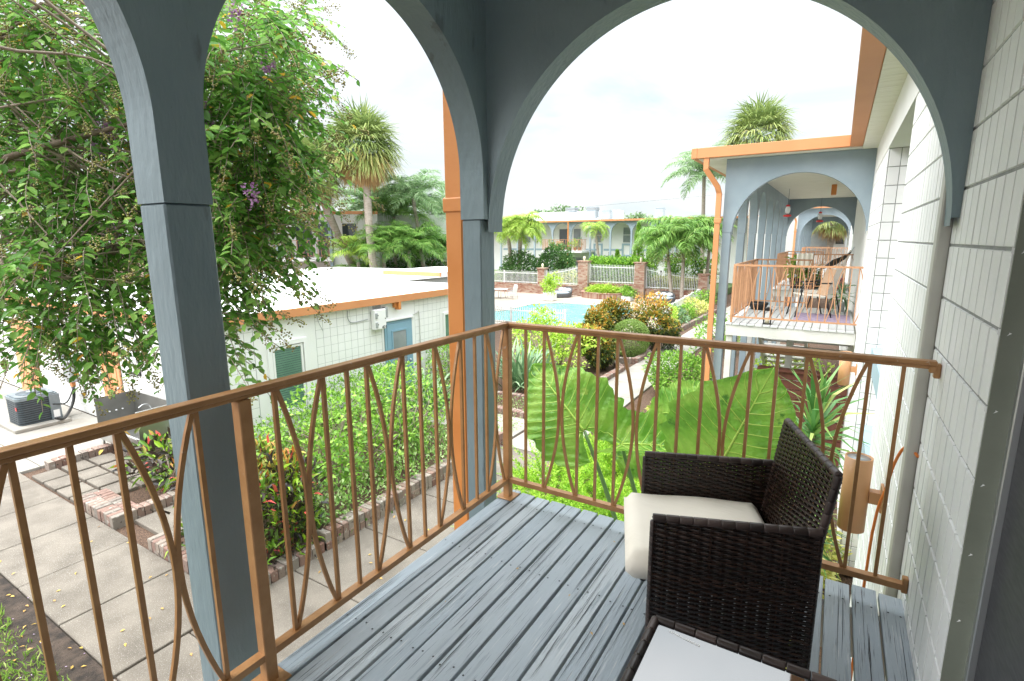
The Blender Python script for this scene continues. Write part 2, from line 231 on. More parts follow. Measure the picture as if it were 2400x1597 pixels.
# ------------------------------------------------------------------ mesh helpers
class MB:
    """collects shapes and links them as ONE mesh object"""
    def __init__(s): s.v = []; s.f = []; s.r = []; s.sm = []
    def add(s, vs, fs, r=None, smooth=False):
        o = len(s.v); s.v += [tuple(p) for p in vs]; s.f += [tuple(i+o for i in f) for f in fs]
        s.r += [random.random() if r is None else r]*len(vs) if not isinstance(r, list) else r
        s.sm += [smooth]*len(fs)
        return s
    def box(s, x0, x1, y0, y1, z0, z1, r=None, bev=0.0):
        x0, x1 = min(x0, x1), max(x0, x1); y0, y1 = min(y0, y1), max(y0, y1); z0, z1 = min(z0, z1), max(z0, z1)
        if bev <= 0:
            vs = [(x, y, z) for z in (z0, z1) for y in (y0, y1) for x in (x0, x1)]
            return s.add(vs, [(0, 2, 3, 1), (4, 5, 7, 6), (0, 1, 5, 4), (2, 6, 7, 3), (0, 4, 6, 2), (1, 3, 7, 5)], r)
        b = min(bev, (x1-x0)*.45, (y1-y0)*.45, (z1-z0)*.45)
        X, Y, Z = (x0, x0+b, x1-b, x1), (y0, y0+b, y1-b, y1), (z0, z0+b, z1-b, z1)
        vs = []; ix = {}
        for i, sx in enumerate((0, 1)):
            for j, sy in enumerate((0, 1)):
                for k, sz in enumerate((0, 1)):
                    fx, fy, fz = X[3 if sx else 0], Y[3 if sy else 0], Z[3 if sz else 0]
                    gx, gy, gz = X[2 if sx else 1], Y[2 if sy else 1], Z[2 if sz else 1]
                    for a, p in (('x', (fx, gy, gz)), ('y', (gx, fy, gz)), ('z', (gx, gy, fz))):
                        ix[(sx, sy, sz, a)] = len(vs); vs.append(p)
        fs = []
        for k in (0, 1):
            q = [ix[(k, 0, 0, 'x')], ix[(k, 0, 1, 'x')], ix[(k, 1, 1, 'x')], ix[(k, 1, 0, 'x')]]; fs.append(q if not k else q[::-1])
            q = [ix[(0, k, 0, 'y')], ix[(1, k, 0, 'y')], ix[(1, k, 1, 'y')], ix[(0, k, 1, 'y')]]; fs.append(q if not k else q[::-1])
            q = [ix[(0, 0, k, 'z')], ix[(0, 1, k, 'z')], ix[(1, 1, k, 'z')], ix[(1, 0, k, 'z')]]; fs.append(q if not k else q[::-1])
        for i in (0, 1):
            for j in (0, 1):
                fs.append([ix[(i, j, 0, 'x')], ix[(i, j, 0, 'y')], ix[(i, j, 1, 'y')], ix[(i, j, 1, 'x')]])
                fs.append([ix[(i, 0, j, 'x')], ix[(i, 0, j, 'z')], ix[(i, 1, j, 'z')], ix[(i, 1, j, 'x')]])
                fs.append([ix[(0, i, j, 'y')], ix[(0, i, j, 'z')], ix[(1, i, j, 'z')], ix[(1, i, j, 'y')]])
                for k in (0, 1): fs.append([ix[(i, j, k, 'x')], ix[(i, j, k, 'y')], ix[(i, j, k, 'z')]])
        return s.add(vs, fs, r)
    def tube(s, pts, rad, n=8, r=None, cap=True, smooth=True, up=None):
        pts = [Vector(p) for p in pts]; k = len(pts)
        rads = rad if isinstance(rad, (list, tuple)) else [rad]*k
        vs = []; a = None
        for i, p in enumerate(pts):
            d = (pts[min(i+1, k-1)]-pts[max(i-1, 0)])
            d = d.normalized() if d.length > 1e-9 else Vector((0, 0, 1))
            if a is None:
                a = Vector(up) if up else (Vector((0, 0, 1)) if abs(d.z) < .9 else Vector((1, 0, 0)))
            a = (a-d*a.dot(d)).normalized(); b = d.cross(a)
            for j in range(n):
                t = 2*PI*(j+.5)/n; vs.append(p+(a*math.cos(t)+b*math.sin(t))*rads[i])
        fs = [(i*n+j, i*n+(j+1) % n, (i+1)*n+(j+1) % n, (i+1)*n+j) for i in range(k-1) for j in range(n)]
        if cap: fs += [tuple(range(n))[::-1], tuple(range((k-1)*n, k*n))]
        return s.add(vs, fs, r, smooth)
    def bar(s, p, q, w, h, r=None, up=(0, 0, 1)):
        p, q = Vector(p), Vector(q); d = (q-p).normalized(); u = Vector(up)
        if abs(d.dot(u)) > .99: u = Vector((0, 1, 0))
        a = d.cross(u).normalized(); b = a.cross(d)
        vs = [o+a*(w/2*i)+b*(h/2*j) for o in (p, q) for i, j in ((-1, -1), (1, -1), (1, 1), (-1, 1))]
        return s.add(vs, [(0, 1, 2, 3), (7, 6, 5, 4), (0, 4, 5, 1), (1, 5, 6, 2), (2, 6, 7, 3), (3, 7, 4, 0)], r)
    def path(s, pts, w, h, up, r=None):               # flat bar swept along a polyline; h along up
        pts = [Vector(p) for p in pts]; up = Vector(up); vs = []; k = len(pts)
        for i, p in enumerate(pts):
            d = (pts[min(i+1, k-1)]-pts[max(i-1, 0)]).normalized(); a = d.cross(up).normalized()
            vs += [p+a*(w/2*x)+up*(h/2*y) for x, y in ((-1, -1), (1, -1), (1, 1), (-1, 1))]
        fs = [(i*4+j, i*4+(j+1) % 4, (i+1)*4+(j+1) % 4, (i+1)*4+j) for i in range(k-1) for j in range(4)]
        return s.add(vs, fs+[(3, 2, 1, 0), tuple(range(4*k-4, 4*k))], r)
    def lathe(s, c, prof, n=24, r=None, smooth=True):
        c = Vector(c); vs = []
        for rad, z in prof: vs += [c+Vector((rad*math.cos(2*PI*j/n), rad*math.sin(2*PI*j/n), z)) for j in range(n)]
        fs = [(i*n+j, i*n+(j+1) % n, (i+1)*n+(j+1) % n, (i+1)*n+j) for i in range(len(prof)-1) for j in range(n)]
        fs += [tuple(range(n))[::-1], tuple(range((len(prof)-1)*n, len(prof)*n))]
        return s.add(vs, fs, r, smooth)
    def prism(s, poly, axis, a, b, r=None):            # 2-D outline pushed along an axis ('x','y','z')
        def P(u, v, w): return {'x': (w, u, v), 'y': (u, w, v), 'z': (u, v, w)}[axis]
        n = len(poly); vs = [P(u, v, a) for u, v in poly]+[P(u, v, b) for u, v in poly]
        return s.add(vs, [tuple(range(n))[::-1], tuple(range(n, 2*n))]+[(i, (i+1) % n, n+(i+1) % n, n+i) for i in range(n)], r)
    def build(s, name, m, parent=None, recalc=True):
        me = bpy.data.meshes.new(name); me.from_pydata(s.v, [], s.f); me.validate()
        if len(me.vertices) == len(s.r):
            a = me.attributes.new('rnd', 'FLOAT', 'POINT'); a.data.foreach_set('value', s.r)
        if len(me.polygons) == len(s.sm): me.polygons.foreach_set('use_smooth', s.sm)
        if recalc:
            import bmesh
            bm = bmesh.new(); bm.from_mesh(me); bmesh.ops.recalc_face_normals(bm, faces=bm.faces); bm.to_mesh(me); bm.free()
        me.materials.append(Mt[m] if isinstance(m, str) else m)
        o = bpy.data.objects.new(name, me); C.objects.link(o)
        if parent is not None: attach(o, parent)
        return o
def attach(o, p):                                     # meshes are written in world coordinates: keep them there
    o.parent = p; o.matrix_parent_inverse = Matrix.Translation(-Vector(p.location)) if p.type == 'EMPTY' and p.get('_w', 1) else Matrix()
def thing(name, label, cat, loc=(0, 0, 0), group=None, kind=None):
    o = bpy.data.objects.new(name, None); o.empty_display_size = .2; C.objects.link(o); o.location = loc
    return tag(o, label, cat, group, kind)
def tag(o, label, cat, group=None, kind=None):
    o['label'] = label; o['category'] = cat
    if group: o['group'] = group
    if kind: o['kind'] = kind
    return o
def struct(mb, name, m, label=None):
    o = mb.build(name, m); o['kind'] = 'structure'
    if label: o['label'] = label
    return o
def copy_thing(root, delta, label, rotz=0.0, scale=1.0, group=None):
    c = root.copy(); C.objects.link(c); c.location = Vector(root.location)+Vector(delta); c.rotation_euler.z = rotz; c.scale = (scale,)*3
    c['label'] = label
    if group: c['group'] = group
    for ch in list(root.children):
        d = ch.copy(); C.objects.link(d); d.parent = c
        for g in ch.children:
            e2 = g.copy(); C.objects.link(e2); e2.parent = d
    return c
def np_obj(name, V, T, rv, m, parent=None, smooth=False):   # triangles from numpy arrays
    me = bpy.data.meshes.new(name); V = np.asarray(V, np.float32); T = np.asarray(T, np.int32)
    me.vertices.add(len(V)); me.vertices.foreach_set('co', V.ravel())
    me.loops.add(T.size); me.loops.foreach_set('vertex_index', T.ravel())
    me.polygons.add(len(T)); me.polygons.foreach_set('loop_start', np.arange(0, T.size, 3, dtype=np.int32))
    if smooth: me.polygons.foreach_set('use_smooth', np.ones(len(T), bool))
    me.update(calc_edges=True); me.validate()
    a = me.attributes.new('rnd', 'FLOAT', 'POINT'); a.data.foreach_set('value', np.asarray(rv, np.float32))
    me.materials.append(Mt[m]); o = bpy.data.objects.new(name, me); C.objects.link(o)
    if parent is not None: attach(o, parent)
    return o
LEAF = {
 'simple': ([(0, 0, 0), (.42, -.5, .1), (1, 0, -.08), (.42, .5, .1)], [(0, 1, 2), (0, 2, 3)]),
 'round': ([(0, 0, 0), (.22, -.36, .1), (.62, -.42, .08), (1, 0, -.1), (.62, .42, .08), (.22, .36, .1), (.5, 0, -.04)], [(0, 1, 6), (1, 2, 6), (2, 3, 6), (3, 4, 6), (4, 5, 6), (5, 0, 6)]),
 'blade': ([(0, -.5, 0), (0, .5, 0), (.55, -.42, .12), (.55, .42, .12), (1, 0, -.12)], [(0, 2, 3), (0, 3, 1), (2, 4, 3)]),
 'bead': ([(0, 0, .5), (.5, 0, 0), (0, .5, 0), (-.5, 0, 0), (0, -.5, 0), (0, 0, -.5)], [(0, 1, 2), (0, 2, 3), (0, 3, 4), (0, 4, 1), (5, 2, 1), (5, 3, 2), (5, 4, 3), (5, 1, 4)]),
}
def norm(a): return a/np.maximum(np.linalg.norm(a, axis=-1, keepdims=True), 1e-9)
def leaves(P, D, S, width=.5, tpl='simple', U=None, rv=None, jit=.5):
    n = len(P); P = np.asarray(P, float); D = norm(np.asarray(D, float)); S = np.broadcast_to(np.asarray(S, float), (n,))
    if U is None: U = np.tile([0, 0, 1.], (n, 1))+rng.normal(0, jit, (n, 3))
    Rt = norm(np.cross(D, U)); Nn = np.cross(Rt, D)
    tv, tt = LEAF[tpl]; tv = np.array(tv); tt = np.array(tt); k = len(tv)
    V = P[:, None]+S[:, None, None]*(tv[None, :, :1]*D[:, None]+tv[None, :, 1:2]*width*Rt[:, None]+tv[None, :, 2:]*Nn[:, None])
    T = (tt[None]+(np.arange(n)*k)[:, None, None]).reshape(-1, 3)
    if rv is None: rv = rng.random(n)
    return V.reshape(-1, 3), T, np.repeat(rv, k)
def merge(parts):
    V, T, r = [], [], []; o = 0
    for v, t, q in parts: V.append(v); T.append(t+o); r.append(q); o += len(v)
    return np.concatenate(V), np.concatenate(T), np.concatenate(r)
def sph(n):
    return norm(rng.normal(0, 1, (n, 3)))
def lumpy(d, seed, amp=.22):                          # uneven outline for a crown
    g = np.random.default_rng(seed); s = np.ones(len(d))
    for _ in range(7):
        k = norm(g.normal(0, 1, 3)); f = g.uniform(2, 6); s += amp/2.2*np.sin(d@k*f+g.uniform(0, 6))
    return s
def crown(c, rad, n, size, m='simple', width=.5, seed=1, inner=.45, amp=.22, droop=0., flat=False):
    d = sph(n)
    if flat: d[:, 2] = np.abs(d[:, 2])
    q = rng.random(n)**.45*(1-inner)+inner
    P = d*(q*lumpy(d, seed, amp))[:, None]*np.array(rad)+np.array(c)
    D = d+rng.normal(0, .75, (n, 3)); D[:, 2] -= droop
    return leaves(P, D, size*rng.uniform(.65, 1.25, n), width, m)
def bush(name, label, cat, c, rad, n, size, m, width=.5, tpl='simple', seed=1, group=None, amp=.22, inner=.45, stems=5, parent_loc=None, young=False):
    base = (c[0], c[1], GZ if parent_loc is None else parent_loc)
    t = thing(name, label, cat, base, group)
    V, T, rv = crown(c, rad, n, size, tpl, width, seed, inner, amp)
    if young:                                            # crotons: the newest leaves at the shoot tips are the orange ones
        k = len(rv)//n; b0 = V[::k]; q = (b0-np.array(c))/np.array(rad); h = np.linalg.norm(q, axis=1)*.55+q[:, 2]*.45
        rv = np.repeat(np.clip(h*.62-.02+rng.normal(0, .22, n), 0, 1), k)
    np_obj('leaves', V, T, rv, m, t)
    g = random.Random(seed); b = MB()
    for i in range(stems):
        a = 2*PI*i/stems+g.random(); e = g.uniform(.35, .75)
        p1 = (c[0]+rad[0]*e*math.cos(a), c[1]+rad[1]*e*math.sin(a), c[2]+rad[2]*g.uniform(.0, .6))
        b.tube([base, ((base[0]*2+p1[0])/3, (base[1]*2+p1[1])/3, (base[2]+p1[2])/2), p1], [.022, .016, .007], 5)
    b.build('stems', 'twig', t)
    return t
def boxcloud(x0, x1, y0, y1, z0, z1, n, size, tpl='simple', width=.5, up=.6, amp=.06):
    # leaves gathered on the faces of a clipped hedge, a few inside
    P = rng.uniform([x0, y0, z0], [x1, y1, z1], (n, 3)); f = rng.random(n); ax = rng.integers(0, 5, n); q = f < .8
    lim = np.array([[x0, x1], [y0, y1], [z0, z1]]); D = rng.normal(0, .6, (n, 3)); D[:, 2] += up
    for k, (a, s) in enumerate(((0, 0), (0, 1), (1, 0), (1, 1), (2, 1))):
        i = q & (ax == k); P[i, a] = lim[a, s]+rng.normal(0, amp, i.sum()); D[i, a] += .8*(1 if s else -1)
    return leaves(P, D, size*rng.uniform(.7, 1.25, n), width, tpl)
# ------------------------------------------------------------------ palms
def frond(base, az, el, L, droop, nl, lw, lmax, curl=.35, seg=9, tpl='blade', vee=.5, hang=.25):
    # a feather frond: an arching rachis with blades down both sides
    h = np.array([math.cos(az), math.sin(az), 0.]); s = np.linspace(0, 1, nl)
    ang = el-droop*s**1.3
    step = L/nl; pts = np.cumsum(np.stack([h[0]*np.cos(ang), h[1]*np.cos(ang), np.sin(ang)], 1)*step, 0)+np.array(base)
    tan = norm(np.gradient(pts, axis=0)); side = np.array([-h[1], h[0], 0.]); up = norm(np.cross(tan, side)*-1)
    up = np.where(up[:, 2:3] < 0, -up, up)
    ll = lmax*np.clip(np.sin(PI*(s*.86+.12)), .15, 1)
    out = []
    k0 = int(nl*.1)
    for sg in (-1, 1, -1, 1):
        D = side*sg*1.0+tan*.55+up*vee*rng.uniform(.4, 1.2, (nl, 1))+np.array([0, 0, -hang])*rng.uniform(.5, 1.5, (nl, 1))
        out.append(leaves(pts[k0:]+rng.normal(0, .012*L, (nl-k0, 3)), D[k0:], (ll*rng.uniform(.85, 1.1, nl))[k0:], lw, tpl, U=np.tile([0, 0, 1.], (nl-k0, 1))+rng.normal(0, .3, (nl-k0, 3)), rv=np.clip(rng.normal(.5, .22, nl-k0), 0, 1)))
    return out, pts
def feather_palm(name, label, base, top, nf, L, m, lw=.05, lmax=.5, droop=1.5, nl=34, seed=1, trunk=(.14, .11), group=None, el=(0.2, 1.35), bend=None, shaft=None, skirt=0, hang=.25):
    t = thing(name, label, 'palm', base, group); g = random.Random(seed); parts = []; rb = MB()
    for i in range(nf):
        az = i*2.399+g.uniform(-.3, .3); e = el[0]+(el[1]-el[0])*(i/nf)**.8+g.uniform(-.1, .1)
        fr, pts = frond(top, az, e, L*g.uniform(.85, 1.1), droop*g.uniform(.8, 1.2), nl, lw, lmax, hang=hang)
        parts += fr; rb.tube(pts[::4], [.018-.0016*min(9, j) for j in range(len(pts[::4]))], 4)
    np_obj('fronds', *merge(parts), m, t); rb.build('frond_stalks', 'stalk', t)
    b = Vector(base); e = Vector(top); k = 10; mid = Vector(bend) if bend else Vector((0, 0, 0))
    pts = [b.lerp(e, i/k)+mid*math.sin(PI*i/k) for i in range(k+1)]
    MB().tube(pts, [trunk[0]*(1.25 if i == 0 else 1)+(trunk[1]-trunk[0])*i/k for i in range(k+1)], 10).build('trunk', 'palmtrunk', t)
    if shaft: MB().tube([e-Vector((0, 0, shaft)), e-Vector((0, 0, shaft*.5)), e+Vector((0, 0, .1))], [trunk[1]*1.05, trunk[1]*1.2, trunk[1]*.6], 10).build('crown_shaft', 'stalk', t)
    if skirt:
        pp = []
        for i in range(skirt):
            fr, _ = frond((top[0], top[1], top[2]-.15), g.uniform(0, 6.28), -.5, L*.7, 1.0, 18, lw, lmax*.6); pp += fr
        np_obj('dry_fronds', *merge(pp), 'sabaldead', t)
    return t
def fan(base, d, L, n=22, spread=2.5, rv=.5, droop=.55, wid=.065):
    # one palmetto leaf: blades fanned from the end of a stalk, tips hanging
    d = d/np.linalg.norm(d); side = np.cross(d, [0, 0, 1.]); side /= max(1e-6, np.linalg.norm(side)); up = np.cross(side, d)
    a = np.linspace(-spread/2, spread/2, n)
    D = np.cos(a)[:, None]*d+np.sin(a)[:, None]*side+up*(.18*np.abs(a))[:, None]+rng.normal(0, .05, (n, 3))
    D = norm(D); Ls = L*(1-.25*np.abs(a)/spread*2)*rng.uniform(.85, 1.08, n)
    m1 = base+D*Ls[:, None]*.55; D2 = norm(D+np.array([0, 0, -1.])*droop*rng.uniform(.6, 2.0, (n, 1))); tip = m1+D2*Ls[:, None]*.5
    w = norm(np.cross(D, up[None]))*L*wid*.5
    V = np.stack([np.broadcast_to(base, m1.shape)-w*.25, np.broadcast_to(base, m1.shape)+w*.25, m1-w, m1+w, tip], 1).reshape(-1, 3)
    T = (np.array([(0, 2, 3), (0, 3, 1), (2, 4, 3)])[None]+(np.arange(n)*5)[:, None, None]).reshape(-1, 3)
    return V, T, np.repeat(np.clip(rv+rng.normal(0, .1, n), 0, 1), 5)
def sabal_palm(name, label, base, top, rad, nf=46, seed=1, tr=.2, dead=16, group=None, squash=1.0):
    t = thing(name, label, 'palm', base, group); g = random.Random(seed); parts = []; dd = []; st = MB()
    for i in range(nf):
        e = math.asin(max(-1, min(1, 1-1.62*(i+.5)/nf))); az = i*2.399+g.uniform(-.2, .2)
        d = np.array([math.cos(az)*math.cos(e), math.sin(az)*math.cos(e), math.sin(e)])
        sl_ = rad*g.uniform(.42, .55); b = np.array(top)+d*sl_*np.array([1, 1, squash])-np.array([0, 0, .12*(1-d[2])])
        parts.append(fan(b, d+np.array([0, 0, -.1]), rad*.66, n=26, spread=3.3, rv=.12+.36*(1-d[2])+g.uniform(-.12, .22), droop=.35+.38*(1-d[2]), wid=.052))
        st.tube([top, tuple(b)], [.02, .012], 4)
    for i in range(dead):
        az = g.uniform(0, 6.28); e = g.uniform(-1.25, -.7)
        d = np.array([math.cos(az)*math.cos(e), math.sin(az)*math.cos(e), math.sin(e)])
        dd.append(fan(np.array(top)+d*rad*.38, d, rad*.62, n=16, spread=1.8, droop=1.2, wid=.05))
    np_obj('fronds', *merge(parts), 'sabal', t); st.build('frond_stalks', 'stalk', t)
    if dd: np_obj('dry_fronds', *merge(dd), 'sabaldead', t)
    b, e = Vector(base), Vector(top); k = 14
    MB().tube([b.lerp(e, i/k)+Vector((.05*math.sin(i*.7), 0, 0)) for i in range(k+1)], [tr*(1.12-.12*i/k)*(1+.03*math.sin(i*2.1)) for i in range(k+1)], 14).build('trunk', 'palmtrunk', t)
    return t
# ------------------------------------------------------------------ masonry
def blocks(axis, plane, sgn, a0, a1, z0, z1, w, h, holes=(), gap=.006, gz=.009, proud=.006):
    """stack-bond scored blocks on a wall plane: axis 'x' = plane x const (a along y); sgn = outward direction"""
    b = MB(); na = int(round((a1-a0)/w)); nz_ = int(round((z1-z0)/h))
    for i in range(na):
        for k in range(nz_):
            A0, A1, Z0, Z1 = a0+i*w+gap/2, a0+(i+1)*w-gap/2, z0+k*h+gz/2, z0+(k+1)*h-gz/2
            rects = [(A0, A1, Z0, Z1)]
            for (h0, h1, v0, v1) in holes:
                nr = []
                for q in rects:
                    if q[1] <= h0 or q[0] >= h1 or q[3] <= v0 or q[2] >= v1: nr.append(q); continue
                    if q[0] < h0: nr.append((q[0], h0, q[2], q[3]))
                    if q[1] > h1: nr.append((h1, q[1], q[2], q[3]))
                    m0, m1 = max(q[0], h0), min(q[1], h1)
                    if q[2] < v0: nr.append((m0, m1, q[2], v0))
                    if q[3] > v1: nr.append((m0, m1, v1, q[3]))
                rects = nr
            p = plane+sgn*(proud+random.uniform(-.0007, .0007)); c = .0025
            for (u0, u1, v0, v1) in rects:
                if u1-u0 < .008 or v1-v0 < .01: continue
                def P(x, u, v): return (x, u, v) if axis == 'x' else (u, x, v)
                bk = plane-sgn*.002
                vs = [P(bk, u0, v0), P(bk, u1, v0), P(bk, u1, v1), P(bk, u0, v1), P(p, u0+c, v0+c), P(p, u1-c, v0+c), P(p, u1-c, v1-c), P(p, u0+c, v1-c)]
                b.add(vs, [(4, 5, 6, 7), (0, 1, 5, 4), (1, 2, 6, 5), (2, 3, 7, 6), (3, 0, 4, 7)])
    return b
def brick_row(b, p, q, z0, z1, depth, bl=.105, face=None, off=0.0, gap=.010):
    """a course of bricks laid on edge along p-q (2-D), depth to the left of the direction"""
    p, q = Vector((p[0], p[1], 0)), Vector((q[0], q[1], 0)); d = (q-p); L = d.length; d.normalize(); nrm = Vector((-d.y, d.x, 0))
    n = max(1, int(round(L/bl))); s = L/n
    for i in range(n):
        a0, a1 = i*s+gap/2, (i+1)*s-gap/2; j = random.uniform(-.006, .006); dz = random.uniform(-.006, .006); c = .008
        P = lambda a, w, z: p+d*a+nrm*w+Vector((0, 0, z))
        w0, w1 = off+j, off+depth+j*.5
        vs = [P(a0, w0, z0), P(a1, w0, z0), P(a1, w1, z0), P(a0, w1, z0), P(a0, w0, z1+dz-c), P(a1, w0, z1+dz-c), P(a1, w1, z1+dz-c), P(a0, w1, z1+dz-c),
              P(a0+c, w0+c, z1+dz), P(a1-c, w0+c, z1+dz), P(a1-c, w1-c, z1+dz), P(a0+c, w1-c, z1+dz)]
        b.add(vs, [(0, 1, 5, 4), (1, 2, 6, 5), (2, 3, 7, 6), (3, 0, 4, 7), (4, 5, 9, 8), (5, 6, 10, 9), (6, 7, 11, 10), (7, 4, 8, 11), (8, 9, 10, 11)])
def arch_pts(c, r, zs, zc, n=28, rz=None):
    rz = rz or r
    p = [(c-r, zs)]+[(c-r*math.cos(PI*i/n), zc+rz*math.sin(PI*i/n)) for i in range(n+1)]+[(c+r, zs)]
    return p
def arch_wall(b, axis, p0, p1, a0, a1, ztop, arches, zs, n=28):
    """a wall between planes p0 and p1 running a0..a1, pierced by arches (c, r, zc); piers stop at zs"""
    def P(pl, a, z): return (pl, a, z) if axis == 'x' else (a, pl, z)
    cur = a0
    for (c, r, zc) in sorted(arches):
        if c-r > cur+1e-4:
            if axis == 'x': b.box(p0, p1, cur, c-r, zs, ztop)
            else: b.box(cur, c-r, p0, p1, zs, ztop)
        pts = arch_pts(c, r, zs, zc, n)[1:-1]                # the piers' own sides make the straight jambs
        for (u0, v0), (u1, v1) in zip(pts[:-1], pts[1:]):
            vs = [P(pl, *w) for pl in (p0, p1) for w in ((u0, v0), (u1, v1), (u1, ztop), (u0, ztop))]
            fs = [(0, 4, 5, 1)]
            if u1-u0 > 1e-6: fs += [(0, 1, 2, 3), (7, 6, 5, 4), (3, 2, 6, 7)]
            b.add(vs, fs, .5)
        cur = c+r
    if a1 > cur+1e-4:
        if axis == 'x': b.box(p0, p1, cur, a1, zs, ztop)
        else: b.box(cur, a1, p0, p1, zs, ztop)
# ================================================================== ground and paths
g = MB(); g.add([(-260, -120, GZ-.05), (200, -120, GZ-.05), (200, 320, GZ-.05), (-260, 320, GZ-.05)], [(0, 1, 2, 3)]); struct(g, 'ground', 'mulch')
def slabs(name, x0, x1, y0, y1, xs=(), ys=(), m='concrete', z=GZ, gap=.014, th=.1):
    b = MB(); X = [x0]+list(xs)+[x1]; Y = [y0]+list(ys)+[y1]
    for a, c in zip(X[:-1], X[1:]):
        for d, e2 in zip(Y[:-1], Y[1:]):
            b.box(a+gap/2, c-gap/2, d+gap/2, e2-gap/2, z-th, z+random.uniform(-.003, .003), bev=.008)
    return struct(b, name, m)
slabs('path', -16.0, -5.83, 1.80, 3.09, xs=[-14.8, -13.53, -12.26, -10.99, -9.73, -8.46, -7.19])
slabs('path', -5.80, -4.41, -6, 8.915, ys=[-4, -2.6, -1.2, .3, 1.80, 2.52, 3.85, 5.1, 6.4, 7.65])
slabs('path', -5.73, -4.41, 8.945, 46, ys=[10.7+1.45*k for k in range(24)], m='concrete2')
slabs('path', -10.2, -5.80, 9.30, 10.62, xs=[-8.9, -7.4], m='concrete2', z=GZ-.004)
slabs('path', -9.02, -8.0, 3.36, 5.2, ys=[4.2], z=GZ+.012)
slabs('patio', -30, -12.85, -6, 5.28, xs=[-27, -24, -21, -18.5, -16.02, -14.4], ys=[-3, 0, 1.79, 3.4], m='concrete2', z=GZ+.004)
b = MB()
for i in range(4):
    for k in range(3):
        x0, y0 = -12.45+i*.56, 3.14+k*.44
        b.box(x0, x0+.5, y0, y0+.39, GZ-.06, GZ+.012+random.uniform(-.006, .006), bev=.01)
struct(b, 'paving', 'concrete')
# lawn patch under the tree, rough grass and soil
b = MB(); b.add([(-13, -4, GZ-.008), (-5.85, -4, GZ-.008), (-5.85, 1.79, GZ-.008), (-13, 1.79, GZ-.008)], [(0, 1, 2, 3)]); struct(b, 'lawn', 'soil')
n = 60000
P = np.stack([rng.uniform(-11.5, -5.95, n), rng.uniform(-2.5, 1.55, n), np.full(n, GZ-.01)], 1)
den = np.sin(P[:, 0]*2.1+1)+np.sin(P[:, 1]*2.7)+rng.normal(0, .8, n)-np.clip((P[:, 0]+6.6)*2.0, 0, 9)+.6
P = P[den > -.25]; D = rng.normal(0, .55, P.shape); D[:, 2] = 1
o = np_obj('grass', *leaves(P, D, rng.uniform(.045, .10, len(P)), .16, 'simple'), 'grassblade'); tag(o, 'patchy green grass under the tree by the path', 'grass', kind='stuff')
n = 900
P = np.stack([rng.uniform(-9.6, -4.5, n), rng.uniform(.2, 5.6, n), np.full(n, GZ+.012)], 1)
q = (P[:, 1] < 1.8) | (rng.random(n) < .10); P = P[q]; P[P[:, 1] < 1.8, 2] = GZ+.006
D = rng.normal(0, 1, P.shape); D[:, 2] *= .12
rv = np.where((P[:, 1] < 1.85) & (rng.random(len(P)) < .6), rng.uniform(.56, 1, len(P)), rng.uniform(0, .5, len(P)))
o = np_obj('fallen_leaves', *leaves(P, D, np.where(rv > .55, .022, .055), .5, 'simple', rv=rv, jit=.25), 'petal'); tag(o, 'yellow leaves and mauve petals scattered on the path and soil', 'fallen leaves', kind='stuff')
# ================================================================== brick kerbs (each bed's border is a thing)
def kerb(label, rows, z=GZ):
    b = MB()
    for (p, q, h, dep) in rows: brick_row(b, p, q, z-.05, z+h, dep)
    return tag(b.build('brick_edging', 'brick', recalc=False), label, 'edging', 'brick edgings of the planting beds')
kerb('brick edging with an outward corner around the leaf-strewn mulch beside the stepping pavers', [((-10.35, 3.10), (-9.05, 3.10), .15, .22), ((-9.05, 3.33), (-9.05, 5.1), .15, .2), ((-10.35, 3.33), (-9.27, 3.33), .14, .2)])
kerb('short low brick edging between the steel sink and the stepping pavers', [((-12.72, 3.42), (-12.72, 4.5), .14, -.2), ((-12.7, 4.52), (-11.4, 4.52), .13, .2)])
kerb('long brick edging along the path in front of the green shrubs and croton hedge', [((-7.98, 3.10), (-5.76, 3.10), .16, .22), ((-5.76, 3.10), (-5.76, 4.35), .15, .22), ((-5.76, 4.37), (-5.76, 9.05), .25, .22), ((-5.755, 4.37), (-5.755, 9.05), .12, .2)])
kerb('brick edging with a corner in front of the strappy clump and pale ground cover', [((-8.6, 10.64), (-6.0, 10.64), .14, .2), ((-6.0, 10.64), (-5.76, 11.2), .14, .2), ((-5.76, 11.2), (-5.76, 13.2), .14, .2)])
kerb('higher straight brick edging just in front of the strappy grey green clump', [((-8.4, 11.5), (-6.3, 11.75), .2, .18)])
kerb('brick edging in front of the small orange croton by the path', [((-6.1, 14.3), (-5.72, 14.42), .14, .2), ((-5.72, 14.42), (-5.70, 16.4), .14, .2), ((-5.70, 16.4), (-6.2, 17.2), .14, .2)])
kerb('brick edging below the round clipped topiary', [((-6.5, 17.5), (-5.70, 17.75), .15, .2), ((-5.70, 17.75), (-5.64, 19.2), .15, .2), ((-5.64, 19.2), (-6.3, 20.6), .15, .2)])
kerb('straight brick edging of the narrow bed along the white solid fence', [((-6.15, 22.6), (-5.86, 33), .16, .18)])
kerb('cobbled brick strip at the near edge of the fern bed', [((-4.40, 7.0), (-4.40, 9.4), .05, -.3)])
